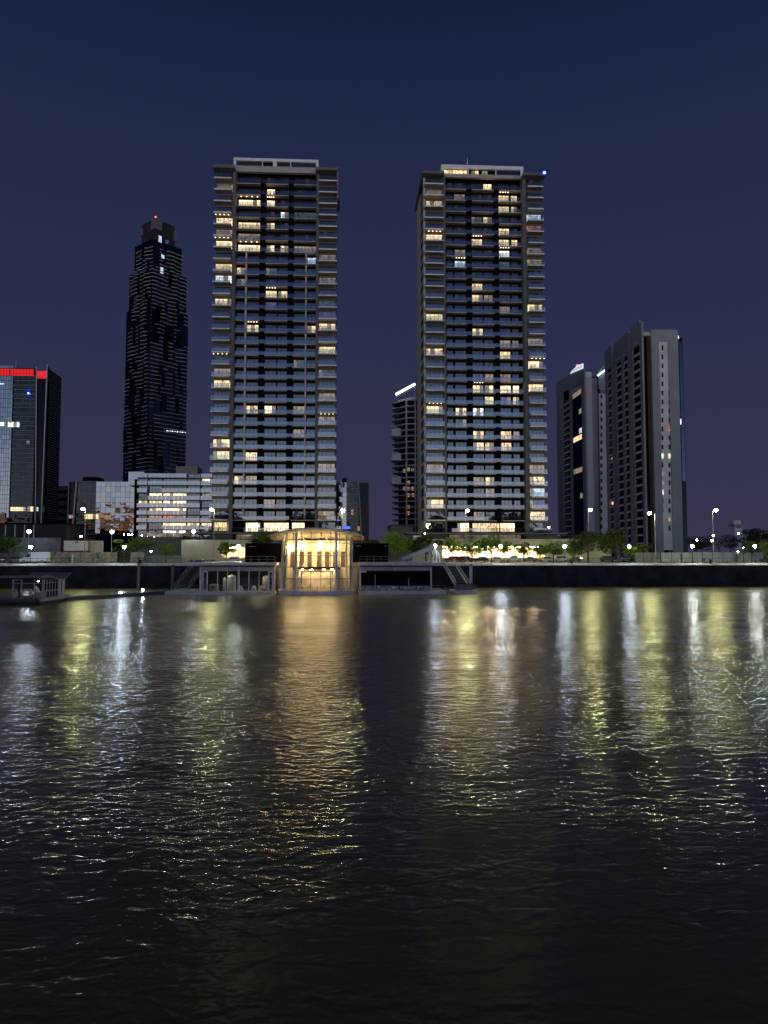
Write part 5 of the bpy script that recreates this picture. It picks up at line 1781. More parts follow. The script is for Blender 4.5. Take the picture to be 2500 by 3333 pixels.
# ------------------------------------------------------------ street furniture, trees, vehicles
def globe_lamp(u, v, Y, kind, label):
    """promenade lantern: slim post, collar, lamp glass, pointed hood"""
    p = at(u, v, Y)
    o = empty('street_lamp', (p.x, Y, GZ), label, 'street lamp', 'short lanterns along the quay edge')
    h = p.z - GZ
    b = Vector((p.x, Y, GZ))
    MB().lathe([(.16, 0), (.16, .35), (.09, .5), (.055, .9), (.05, h - .35), (.09, h - .3), (.05, h - .25)], b + Vector((0, 0, .02)), 10).build('post', M['darkpole'], o)
    MB().ball(p, .34, n=7).build('bulb', M[kind], o)
    MB().lathe([(.34, .26), (.12, .42), (.03, .75), (.001, .78)], p, 10).build('hood', M['darkpole'], o)


for u, v, k, lb in ((98 + 2, 1780, 'lamp_cool', 'short lantern in front of the white van'), (405, 1780, 'lamp_cool', 'short lantern in front of the dark gap in the mural fence'),
                    (1630, 1778, 'lamp_cool', 'short lantern between the white hatchback and the pickup truck'), (1838, 1778, 'lamp_cool', 'short lantern left of the broad dark tree'),
                    (2048, 1779, 'lamp_cool', 'short lantern right of the broad dark tree'), (2254, 1778, 'lamp_white', 'short lantern before the pale hoarding right of the larger slab tower'),
                    (2457, 1778, 'lamp_white', 'short lantern at the far right before the leafy tree')):
    globe_lamp(u, v, 159.2, k, lb)
globe_lamp(776, 1778, 165, 'lamp_white', 'short lantern before the glowing opening of the left podium')


def tall_lamp(u, v, upole, Y, kind, label, vb=1833):
    p = at(u, v, Y)
    bx = at(upole, 1760, Y).x
    o = empty('street_lamp', (bx, Y, GZ), label, 'street lamp', 'tall street lamps behind the promenade')
    MB().lathe([(.16, 0), (.15, 1.0), (.10, 1.2), (.08, p.z - GZ - .2), (.001, p.z - GZ - .1)], (bx, Y, GZ + .02), 10).build('pole', M['pole'], o)
    if abs(p.x - bx) > .3:
        MB().tube((bx, Y, p.z - .4), (p.x, Y, p.z + .12), .06).build('arm', M['pole'], o)
    MB().lathe([(.42, .25), (.45, .32), (.2, .45), (.001, .47)], p, 12).build('hood', M['pole'], o)
    MB().ball(p, .43, n=7, rz=.32).build('bulb', M[kind], o)


for u, v, up, Y, k, lb in ((270, 1657, 276, 178, 'lamp_green', 'tall street lamp in front of the low mirrored office block'), (688, 1659, 696, 178, 'lamp_green', 'tall street lamp at the left edge of the taller tower'),
                           (1116, 1662, 1113, 178, 'lamp_green', 'tall street lamp rising behind the round glass building'), (1521, 1662, 1517, 178, 'lamp_green', 'tall street lamp before the lower floors of the tower with the beacon'),
                           (1922, 1660, 1916, 185, 'lamp_green', 'tall street lamp in front of the smaller slab tower'), (2114, 1671, 2133, 178, 'lamp_green', 'tall street lamp with long arm before the larger slab tower'),
                           (2330, 1661, 2322, 170, 'lamp_green', 'tallest street lamp standing alone against the sky at right')):
    tall_lamp(u, v, up, Y, k, lb)


def flood(u, v, Y, label, r=.42, kind='lamp_flood'):
    p = at(u, v, Y)
    o = empty('flood_mast', (p.x, Y, GZ), label, 'floodlight', 'floodlight masts')
    MB().lathe([(.14, 0), (.07, p.z - GZ - .3), (.001, p.z - GZ - .3)], (p.x, Y, GZ + .02), 8).build('pole', M['steel'], o)
    MB().ball(p, r, n=6).build('bulb', M[kind], o)
    MB().box(p.x - .55, p.x + .55, Y + .3, Y + .5, p.z - .35, p.z + .35).build('housing', M['pole'], o)


flood(94, 1730, 222, 'bright floodlight on the dark warehouse at far left', .5)
flood(364, 1731, 215, 'bright floodlight before the mirrored office block')
flood(630, 1730, 206, 'bright floodlight on the podium edge by the apartment block')
for i, (u, v, Y, r, k, lb) in enumerate(((264, 1746, 240, .28, 'lamp_cool', 'small white light at the foot of the mirrored office block'), (418, 1740, 250, .25, 'lamp_white', 'white light left of three over the round bush'),
                                         (404, 1740, 256, .16, 'lamp_white', 'faint white light leftmost over the round bush'), (430, 1741, 250, .2, 'lamp_white', 'white light right of three over the round bush'),
                                         (462, 1743, 262, .18, 'lamp_cool', 'small white light at the foot of the apartment block'), (492, 1795, 200, .18, 'lamp_cool', 'low white light right of the round bush'),
                                         (1786, 1716, 290, .25, 'lamp_cool', 'white light on the low building beside the smaller slab tower'), (1818, 1740, 280, .2, 'lamp_cool', 'small white light near the foot of the smaller slab tower'),
                                         (2268, 1758, 330, .35, 'lamp_white', 'white street light left of the tallest lamp, low among bare trees'), (2322, 1742, 330, .4, 'lamp_cool', 'white street light behind the tallest lamp pole, upper of two'),
                                         (2318, 1759, 330, .42, 'lamp_cool', 'white street light behind the tallest lamp pole, lower of two'), (2404, 1737, 420, .4, 'lamp_cool', 'white light at the foot of the lookout tower'),
                                         (2420, 1783, 260, .22, 'lamp_cool', 'small violet white light right of the black tree'), (2402, 1796, 260, .22, 'lamp_warm', 'low warm light behind the hoarding under the black tree'),
                                         (1383, 1736, 212, .16, 'lamp_warm', 'small warm light on the podium terrace left of the tall lamp'))):
    p = at(u, v, Y)
    o = empty('park_light', (p.x, Y, GZ), lb, 'light', 'distant small lamps')
    MB().ball(p, r, n=5).build('bulb', M[k + '_far'] if k + '_far' in M else M[k], o)
    MB().tube((p.x, Y + .02, GZ + .02), (p.x, Y + .02, p.z - r * .9), .05, n=6).build('pole', M['darkpole'], o)


# ---- trees
def leaf_mesh(name, W_, H_, n, seed, leaf=.34, clumps=16, flat=1.0, hang=.0):
    """leaf cards gathered on clumps spread through an uneven crown, about the origin at crown base"""
    g = np.random.default_rng(seed)
    cc = []
    while len(cc) < clumps:
        p = g.uniform(-1, 1, 3)
        if .35 < np.linalg.norm(p) < 1.0 and p[2] > -.85:
            cc.append(p * g.uniform(.65, .92))
    cc = np.array(cc)
    rad = g.uniform(.24, .46, clumps)
    idx = g.integers(0, clumps, n)
    d = g.normal(size=(n, 3))
    d /= np.linalg.norm(d, axis=1, keepdims=True)
    P = cc[idx] + d * (rad[idx] * g.uniform(.55, 1.05, n) ** .5)[:, None]
    P[:, 0] *= W_ / 2; P[:, 1] *= W_ / 2; P[:, 2] *= H_ / 2 * flat
    P[:, 2] += H_ / 2
    a = g.normal(size=(n, 3)); a /= np.linalg.norm(a, axis=1, keepdims=True)
    b = np.cross(a, g.normal(size=(n, 3))); b /= np.linalg.norm(b, axis=1, keepdims=True)
    s = leaf * g.uniform(.6, 1.4, n)[:, None]
    v = np.stack([P - a * s * .5, P + b * s * .28, P + a * s * .5, P - b * s * .28], 1).reshape(-1, 3)
    me = bpy.data.meshes.new(name)
    me.from_pydata(v.tolist(), [], np.arange(4 * n).reshape(n, 4).tolist())
    me.polygons.foreach_set('material_index', (idx % 2 + (g.random(n) > .8)).clip(0, 1).astype(int))
    me.update()
    return me, cc


def leafmat(name, col):
    m, t, o = newmat(name)
    d = N(t, 'ShaderNodeBsdfDiffuse'); d.inputs[0].default_value = (*col, 1)
    tr = N(t, 'ShaderNodeBsdfTranslucent'); tr.inputs[0].default_value = (col[0] * 1.3, col[1] * 1.4, col[2], 1)
    mx = N(t, 'ShaderNodeMixShader'); mx.inputs[0].default_value = .35
    t.links.new(d.outputs[0], mx.inputs[1]); t.links.new(tr.outputs[0], mx.inputs[2]); t.links.new(mx.outputs[0], o.inputs[0])
    return m


M['leaf_a'] = leafmat('leaf_green', (.15, .25, .04))
M['leaf_b'] = leafmat('leaf_yellow_green', (.22, .29, .06))
M['leaf_da'] = leafmat('leaf_dark', (.045, .065, .022))
M['leaf_db'] = leafmat('leaf_dark_olive', (.065, .08, .028))
M['leaf_ra'] = leafmat('leaf_rust', (.16, .075, .03))
M['bark'] = pbr('bark', (.10, .08, .06), .9, var=.3, scale=3)


def tree(u, v0, v1, w_px, Y, label, kind='a', trunk_v=1831, n=2200, seed=1, leaf=.36, name='street_tree', zbase=None, group='trees along the quay'):
    """crown seen between v0 (top) and v1 (bottom), w_px wide"""
    top, bot = at(u, v0, Y), at(u, v1, Y)
    zb = GZ if zbase is None else zbase
    W_ = w_px / F * Y * 1.1
    H_ = top.z - bot.z
    o = empty(name, (top.x, Y, zb), label, 'tree', group)
    me, cc = leaf_mesh('crown', W_, H_, n, seed, leaf)
    for k in ({'a': ('leaf_a', 'leaf_b'), 'd': ('leaf_da', 'leaf_db'), 'm': ('leaf_a', 'leaf_da'), 'r': ('leaf_ra', 'leaf_db')}[kind]):
        me.materials.append(M[k])
    c = bpy.data.objects.new('crown', me)
    C.objects.link(c)
    c.parent = o
    c.location = (0, 0, bot.z - zb)
    mb = MB()
    bx, bz = top.x, bot.z
    fork = max(zb + .4, bz + H_ * .12)
    r0 = max(.09, W_ * .028)
    mb.tube((bx, Y, zb - .05), (bx + .1, Y, fork), r0, r0 * .75, n=8)
    for q in cc[:9]:
        e = Vector((bx + q[0] * W_ / 2, Y + q[1] * W_ / 2, bz + H_ / 2 + q[2] * H_ / 2))
        mid = Vector((bx + .1, Y, fork)).lerp(e, .5) + Vector((0, 0, H_ * .08))
        mb.tube((bx + .1, Y, fork - .05), mid, r0 * .5, r0 * .3, n=6).tube(mid, e, r0 * .3, r0 * .08, n=5)
    mb.build('trunk', M['bark'], o)
    return o


tree(28, 1744, 1815, 100, 172, 'round green tree at the far left above dark cars', 'm', seed=11, n=2600)
tree(441, 1748, 1800, 128, 214, 'wide pale green bush tree behind the mural fence', 'a', seed=12, n=3000)
tree(540, 1769, 1810, 60, 196, 'small green tree left of the pale podium wall', 'a', seed=13, n=1300)
tree(737, 1760, 1806, 66, 180, 'small brownish tree before the glowing opening of the left podium', 'm', seed=14, n=1500)
tree(868, 1722, 1775, 90, 205, 'dark bushy tree behind the left black box', 'm', seed=15, n=2200)
tree(1205, 1752, 1790, 70, 185, 'very dark tree beside the right edge of the round roof', 'd', seed=16, n=1500)
tree(1289, 1727, 1812, 104, 172, 'big bright green tree behind the right black box', 'a', seed=17, n=3400)
tree(1385, 1739, 1808, 110, 180, 'dark green tree behind the sloping canopy', 'd', seed=18, n=3000)
tree(1470, 1745, 1808, 62, 178, 'green tree right of the sloping canopy', 'a', seed=19, n=1900)
tree(1535, 1746, 1810, 84, 184, 'leafy tree before the glow, left of the lantern', 'm', seed=20, n=2300)
tree(1598, 1738, 1812, 90, 180, 'spreading tree by the lantern before the glowing deck', 'm', seed=21, n=2500)
tree(1340, 1752, 1808, 60, 182, 'mid green tree between the big bright tree and the canopy', 'm', seed=41, n=1800)
tree(1640, 1758, 1808, 56, 187, 'small green tree behind the lantern before the glowing deck', 'a', seed=42, n=1400)
tree(1757, 1768, 1810, 50, 190, 'small round tree right of the pickup truck tree', 'm', seed=43, n=1100)
tree(1703, 1763, 1810, 66, 186, 'small tree above the pickup truck', 'm', seed=22, n=1500)
tree(1800, 1750, 1812, 86, 180, 'yellow green tree left of the lantern by the slab towers', 'a', seed=23, n=2400)
tree(1868, 1770, 1812, 50, 190, 'small bright green tree behind the lantern left of the broad dark tree', 'a', seed=24, n=1200)
tree(1912, 1716, 1812, 130, 170, 'broad dark tree in front of the smaller slab tower', 'd', seed=25, n=4200)
tree(2010, 1720, 1810, 115, 172, 'broad dark tree in front of the larger slab tower', 'd', seed=26, n=3600)
tree(2046, 1775, 1812, 46, 182, 'small bright green tree behind the lantern right of the broad dark tree', 'a', seed=27, n=1100)
tree(2095, 1768, 1800, 56, 205, 'thin yellowish shrub tree by the dark fence', 'a', seed=28, n=900)
tree(2262, 1730, 1795, 150, 420, 'wide grey green far tree left of the tallest lamp', 'd', seed=29, n=2200, leaf=.8, group='far trees at right')
tree(2278, 1755, 1792, 60, 300, 'rust coloured small tree lit from behind', 'r', seed=30, n=900, group='far trees at right')
tree(2375, 1731, 1795, 66, 255, 'black tree below the lookout tower', 'd', seed=31, n=2000, group='far trees at right')
tree(2462, 1716, 1780, 130, 230, 'large black tree at the right edge', 'd', seed=32, n=3600, leaf=.45, group='far trees at right')
tree(2445, 1760, 1806, 90, 200, 'bright yellow green tree under the large black tree', 'a', seed=33, n=1700)
tree(2494, 1762, 1815, 60, 176, 'leafy green tree cut by the right edge', 'a', seed=34, n=1700)
tree(2340, 1728, 1800, 34, 270, 'pale bare tree beside the tallest lamp pole', 'r', seed=35, n=160, group='far trees at right')
tree(605, 1735, 1762, 50, 214, 'dark potted palm on the corner of the left podium', 'd', seed=36, n=700, zbase=ztE, name='terrace_shrub', group='planting on the podiums')
tree(830, 1755, 1772, 26, 137, 'dark shrub on the roof of the left black box', 'd', seed=37, n=260, zbase=PZ(1768, 134, 850) + .01, name='roof_shrub', leaf=.2, group='planting on the podiums')


# ---- fences and walls behind the road
def panel_fence(name, label, u0, u1, Y, h, mt, post_mt, step, ribs=0, gaps=()):
    x0, x1 = PX(u0, Y), PX(u1, Y)
    o = empty(name, ((x0 + x1) / 2, Y, GZ), label, 'fence')
    n = max(1, round((x1 - x0) / step))
    xs = np.linspace(x0, x1, n + 1)
    for i, (a, b) in enumerate(zip(xs[:-1], xs[1:])):
        mb = MB()
        tz = random.gauss(0, .03)
        m_ = mt if isinstance(mt, str) else mt[i % len(mt)]
        mb.box(a + .03, b - .03, Y, Y + .06, GZ + .04, GZ + h + tz)
        if ribs:
            for k in range(ribs):
                z = GZ + .1 + (h - .2) * (k + .5) / ribs
                mb.box(a + .05, b - .05, Y - .04, Y - .002, z - .05, z + .05)
        mb.build('panel', M[m_], o)
    for x in xs:
        MB().box(x - .055, x + .055, Y - .13, Y - .045, GZ, GZ + h + .1).build('post', M[post_mt], o)
    return o


def mural(name, seed):
    m, t, o = newmat(name)
    c = N(t, 'ShaderNodeTexCoord')
    n = N(t, 'ShaderNodeTexNoise'); n.inputs['Scale'].default_value = .38; n.inputs['Detail'].default_value = 6; n.inputs['Distortion'].default_value = 1.6
    mp = N(t, 'ShaderNodeMapping'); mp.inputs['Location'].default_value = (seed * 7.3, 0, seed)
    t.links.new(c.outputs['Object'], mp.inputs[0]); t.links.new(mp.outputs[0], n.inputs['Vector'])
    col = ramp(t, [(.30, (.10, .10, .11)), (.40, (.30, .30, .30)), (.46, (.16, .16, .17)), (.52, (.36, .35, .33)), (.60, (.42, .32, .24)), (.70, (.24, .26, .28))], n.outputs[0])
    b = N(t, 'ShaderNodeBsdfPrincipled'); b.inputs['Roughness'].default_value = .8
    t.links.new(col, b.inputs['Base Color']); t.links.new(b.outputs[0], o.inputs[0])
    return m


M['mural_a'], M['mural_b'] = mural('painted_mural', 1), mural('painted_mural_two', 2)
M['hoarding'] = pbr('white_hoarding', (.58, .62, .58), .6, var=.18, scale=.7)
M['hoarding_d'] = pbr('grey_hoarding', (.26, .28, .27), .7, var=.3, scale=1.0)
M['corr'] = pbr('corrugated_grey', (.14, .145, .155), .6, .2, var=.2, scale=.6)
panel_fence('mural_fence', 'grey fence with painted murals behind the white van', 62, 382, 196, 2.75, ('mural_a', 'mural_b', 'mural_a'), 'midgrey', 3.2)
panel_fence('mural_fence', 'short mural fence with warm painted figures right of the dark gap', 426, 470, 196, 2.75, 'mural_b', 'midgrey', 3.2)
panel_fence('grey_fence', 'plain grey fence between the mural and the pale podium', 472, 592, 199, 1.9, 'hoarding_d', 'midgrey', 3.0)
panel_fence('hoarding', 'dark graffiti covered hoarding at the foot of the larger slab tower', 2066, 2150, 203, 2.7, 'hoarding_d', 'darkpole', 2.6, ribs=3)
panel_fence('hoarding', 'long white metal hoarding right of the larger slab tower', 2151, 2486, 203, 2.75, 'hoarding', 'darkpole', 3.1, ribs=4)
# gate in the gap of the mural fence
x0, x1 = PX(383, 197), PX(425, 197)
gt = empty('dark_gate', ((x0 + x1) / 2, 197, GZ), 'black closed gate between the two mural fences', 'gate')
MB().box(x0 + .1, x1 - .1, 197, 197.1, GZ + .05, GZ + 2.7).build('leaf', M['black'], gt)
MB().box(x0 - .05, x0 + .08, 196.9, 197.2, GZ, GZ + 2.85).box(x1 - .08, x1 + .1, 196.9, 197.2, GZ, GZ + 2.85).build('post', M['panel_glass'], gt)
# corrugated wall
x0, x1 = PX(-60, 226), PX(187, 226)
cw = MB()
zt = PZ(1750, 226, 60)
for x in np.arange(x0, x1, .9):
    cw.box(x, x + .45, 226, 226.3, GZ, zt).box(x + .45, x + .9, 226.12, 226.3, GZ, zt)
tag(cw.build('corrugated_wall', M['corr']), 'tall grey corrugated metal wall behind the left tree and van', 'wall')
# pairs of thin posts on the warehouse
for i, u in enumerate((18, 49, 80, 110)):
    p = at(u, 1708, 236)
    MB_ = MB().box(p.x - .14, p.x + .14, 236, 236.3, GZ, p.z)
    o = MB_.build('steel_post', M['lightband'])
    tag(o, ['leftmost pale steel post before the black warehouse', 'second pale steel post from the left before the warehouse', 'pale steel post just left of the warehouse floodlight', 'pale steel post just right of the warehouse floodlight'][i], 'post', 'steel posts before the warehouse')

# site office of stacked containers
Yc = 206.0
x0, x1, xk = PX(205, Yc), PX(289, Yc), PX(310, Yc)
zb, zt = PZ(1795, Yc, 250), PZ(1758, Yc, 250)
so = empty('site_container', ((x0 + x1) / 2, Yc, GZ), 'white site office container with red frame raised above the mural fence', 'container')
MB().box(x0 + .2, x1 - .2, Yc, Yc + 2.5, zb + .2, zt - .2).build('wall', M['white'], so)
fr = MB()
for x in (x0, x1 - .2):
    fr.box(x, x + .2, Yc - .05, Yc + .2, zb, zt)
fr.box(x0 + .2, x1 - .2, Yc - .05, Yc + .2, zt - .2, zt).box(x0 + .2, x1 - .2, Yc - .05, Yc + .2, zb, zb + .2)
fr.build('frame', M['redpaint'] if 'redpaint' in M else M.setdefault('redpaint', pbr('red_paint', (.30, .045, .03), .5)), so)
MB().box(x0 + 3.3, x0 + 4.1, Yc - .04, Yc - .003, zt - .75, zt - .4).build('window', M['black'], so)
MB().box(x1 - 2.2, x1 - 1.5, Yc - .04, Yc - .003, zb + .22, zt - .5).build('door', M['lightgrey'], so)
MB().box(x0, x1, Yc + .3, Yc + 2.4, GZ, zb - .02).build('base', M['dark_wall'], so)
cn = empty('site_container', ((x1 + xk) / 2, Yc + 1.5, GZ), 'pale brown cargo container end beside the white site office', 'container')
mb = MB()
for x in np.arange(x1 + .1, xk, .5):
    mb.box(x, x + .34, Yc + 1, Yc + 6, GZ, zt - .1)
mb.box(x1 + .1, xk, Yc + 1.1, Yc + 5.9, GZ, zt - .2)
mb.build('shell', M['beige'], cn)
MB().box(x1 + .9, x1 + 1.0, Yc + .9, Yc + .99, GZ + 3, zt - .3).build('locking_bar', M['steel'], cn)

# terrace balustrades on the podiums, plus lit lobby edges
for u0, u1, Y, z, lb in ((592, 830, 207.3, ztE, 'glass balustrade along the top of the left podium'), (1345, 1985, 207.3, ztF, 'glass balustrade along the top of the right podium')):
    railing('balustrade', lb, [(PX(u0, Y), Y, z), (PX(u1, Y), Y, z)], 1.1, 1, 2.4, parent=None, r=.03, mt='mullion', glass='rail')

# ---- quay railing, bollards, benches
railing('quay_railing', 'metal railing along the quay edge left of the pavilions', [(PX(-30, QY + 1), QY + 1, GZ + .1), (PX(602, QY + 1), QY + 1, GZ + .1)], 1.05, 2, 1.9, r=.03, mt='darkpole')
railing('quay_railing', 'metal railing along the quay edge right of the pavilions', [(PX(1455, QY + 1), QY + 1, GZ + .1), (PX(2530, QY + 1), QY + 1, GZ + .1)], 1.05, 2, 1.9, r=.03, mt='darkpole')
for i, (u, lb) in enumerate(((456, 'black mooring bollard above the tall mooring pile'), (1860, 'black mooring bollard before the broad dark tree'), (2312, 'black mooring bollard left of the tallest lamp'))):
    x = PX(u, QY + .5)
    o = empty('mooring_bollard', (x, QY + .5, GZ + .1), lb, 'bollard', 'mooring bollards on the quay edge')
    MB().lathe([(.42, 0), (.34, .08), (.26, .45), (.40, .62), (.42, .78), (.001, .84)], (x, QY + .5, GZ + .1), 14).build('body', M['black'], o)
for i, (u, lb) in enumerate(((2282, 'park bench left of the tallest lamp'), (2378, 'park bench right of the tallest lamp'), (2205, 'park bench nearest the larger slab tower'))):
    x = PX(u, 164)
    o = empty('park_bench', (x, 164, GZ + .02), lb, 'bench', 'benches on the promenade')
    MB().box(x - .9, x + .9, 163.8, 164.25, GZ + .42, GZ + .50).build('seat', M['midgrey'], o)
    for s_ in (-.7, .7):
        MB().box(x + s_ - .06, x + s_ + .06, 163.85, 164.2, GZ + .02, GZ + .42).build('leg', M['midgrey'], o)
for i, (u, lb) in enumerate(((2218, 'dark square post between two lanterns at right'), (2290, 'short dark utility box on the promenade'), (2394, 'left of the twin dark posts before the hoarding'), (2399, 'right of the twin dark posts before the hoarding'), (236, 'pale information post before the mural fence'))):
    x = PX(u, 168)
    hgt = 1.1 if u == 2290 else 2.1
    wd = .35 if u == 2290 else .16
    o = empty('utility_post', (x, 168, GZ), lb, 'post', 'posts on the promenade')
    MB().box(x - wd, x + wd, 167.9, 168.2, GZ, GZ + hgt).build('body', M['darkpole' if u > 1000 else 'offwhite'], o)
    MB().box(x - wd - .03, x + wd + .03, 167.87, 168.23, GZ + hgt + .003, GZ + hgt + .07).build('cap', M['midgrey'], o)

# blue display on the tower terrace right of the taller tower
x0, x1 = PX(1112, 206), PX(1140, 206)
bs = empty('display_panel', ((x0 + x1) / 2, 206, PZ(1722, 206)), 'small blue lit panel just above the right edge of the round roof', 'panel')
MB().box(x0, x1, 206, 206.2, PZ(1722, 206), PZ(1713, 206)).build('screen', M['bluepanel'] if 'bluepanel' in M else M.setdefault('bluepanel', emis('blue_panel', (.10, .2, 1.0), 1.2)), bs)
MB().box(x0 - .2, x1 + .2, 206.21, 206.4, GZ, PZ(1712, 206)).build('mount', M['dark_wall'], bs)


# ---- vehicles
def car_mesh(kind):
    """profiles are (x, z); x runs from nose (-) to tail (+)"""
    if kind == 'van':
        L, Wd = 6.2, 2.05
        body = [(-3.1, .42), (-3.1, .95), (-2.95, 1.12), (-2.15, 1.30), (-1.35, 2.30), (-1.0, 2.52), (2.9, 2.6), (3.08, 2.45), (3.1, .45)]
        wins = [[(-2.0, 1.38), (-1.38, 2.16), (-.72, 2.16), (-.72, 1.38)]]
        wx, wr = (-2.05, 2.0), .36
    elif kind == 'pickup':
        L, Wd = 5.3, 1.9
        body = [(-2.65, .45), (-2.65, .95), (-2.5, 1.1), (-1.3, 1.2), (-.7, 1.78), (.75, 1.8), (1.0, 1.25), (2.6, 1.22), (2.65, .5)]
        wins = [[(-1.15, 1.22), (-.66, 1.68), (.0, 1.7), (.0, 1.24)], [(.07, 1.24), (.07, 1.7), (.68, 1.7), (.85, 1.26)]]
        wx, wr = (-1.65, 1.6), .40
    elif kind == 'suv':
        L, Wd = 4.6, 1.85
        body = [(-2.3, .42), (-2.3, .9), (-2.1, 1.02), (-1.2, 1.1), (-.6, 1.66), (1.7, 1.7), (2.2, 1.1), (2.3, .9), (2.28, .45)]
        wins = [[(-1.02, 1.12), (-.55, 1.56), (.25, 1.58), (.25, 1.13)], [(.33, 1.13), (.33, 1.58), (1.62, 1.58), (1.95, 1.15)]]
        wx, wr = (-1.42, 1.38), .37
    elif kind == 'hatch':
        L, Wd = 4.0, 1.72
        body = [(-2.0, .36), (-2.0, .72), (-1.8, .86), (-1.1, .95), (-.45, 1.44), (1.2, 1.48), (1.85, 1.02), (2.0, .85), (2.0, .4)]
        wins = [[(-.92, .98), (-.4, 1.36), (.3, 1.38), (.3, .98)], [(.37, .98), (.37, 1.38), (1.15, 1.38), (1.6, 1.0)]]
        wx, wr = (-1.25, 1.25), .31
    else:
        L, Wd = 4.5, 1.76
        body = [(-2.25, .36), (-2.25, .72), (-2.05, .84), (-1.1, .93), (-.4, 1.42), (.85, 1.44), (1.5, 1.0), (2.15, .95), (2.25, .8), (2.25, .4)]
        wins = [[(-.9, .96), (-.35, 1.33), (.25, 1.35), (.25, .96)], [(.32, .96), (.32, 1.35), (.8, 1.35), (1.25, .98)]]
        wx, wr = (-1.38, 1.35), .32
    return L, Wd, body, wins, wx, wr


def make_car(kind, paint, label, cat='car', nm='parked_car'):
    L, Wd, body, wins, wx, wr = car_mesh(kind)
    o = empty(nm, (0, 0, 0), label, cat, 'vehicles parked along the quay road')
    zmid = max(z for x, z in body) * .58
    mb = MB()
    # sides lean in above the waist line
    n = len(body)
    hw = lambda z: Wd / 2 - max(0, z - zmid) * .22
    vs = [(x, -hw(z), z) for x, z in body] + [(x, hw(z), z) for x, z in body]
    mb.add(vs, [tuple(range(n)), tuple(range(2 * n - 1, n - 1, -1))] + [(i, n + i, n + (i + 1) % n, (i + 1) % n) for i in range(n)])
    mb.build('body', paint, o)
    for sgn in (-1, 1):
        mb = MB()
        for w in wins:
            vs = [(x, sgn * (hw(z) + .012), z) for x, z in w]
            mb.add(vs, [(0, 1, 2, 3) if sgn > 0 else (3, 2, 1, 0)])
        mb.build('side_window', M['carglass'], o)
    # windscreen and rear window sit on the slopes of the profile
    k = [i for i in range(n - 1) if body[i][1] < zmid + .45 and body[i + 1][1] > zmid + .45][0]
    (xa, za), (xb, zb2) = body[k], body[k + 1]
    t0, t1 = .12, .9
    a, b = (xa + (xb - xa) * t0 - .02, za + (zb2 - za) * t0 + .012), (xa + (xb - xa) * t1 - .02, za + (zb2 - za) * t1 + .012)
    MB().quad((a[0], -hw(a[1]) + .08, a[1]), (a[0], hw(a[1]) - .08, a[1]), (b[0], hw(b[1]) - .08, b[1]), (b[0], -hw(b[1]) + .08, b[1])).build('windscreen', M['carglass'], o)
    for x in wx:
        for sgn in (-1, 1):
            y = sgn * (Wd / 2 - .08)
            w_ = MB()
            w_.tube((x, y - .11, wr), (x, y + .11, wr), wr, n=14).build('wheel', M['tyre'], o)
            MB().tube((x, y + sgn * .112, wr), (x, y + sgn * .125, wr), wr * .6, n=12).build('hubcap', M['steel'], o)
    hz = body[1][1] - .12
    for sgn in (-1, 1):
        MB().box(body[1][0] - .015, body[1][0] + .1, sgn * (Wd / 2 - .42) - .16, sgn * (Wd / 2 - .42) + .16, hz - .08, hz + .06).build('headlight', M['headglass'], o)
        MB().box(body[-1][0] - .1, body[-1][0] + .012, sgn * (Wd / 2 - .3) - .14, sgn * (Wd / 2 - .3) + .14, hz - .05, hz + .14).build('taillight', M['redglass'], o)
    return o


def paint(name, col):
    m = pbr(name, col, .35, .0, var=0)
    b = [n for n in m.node_tree.nodes if n.type == 'BSDF_PRINCIPLED'][0]
    b.inputs['Coat Weight'].default_value = .6
    b.inputs['Coat Roughness'].default_value = .08
    return m


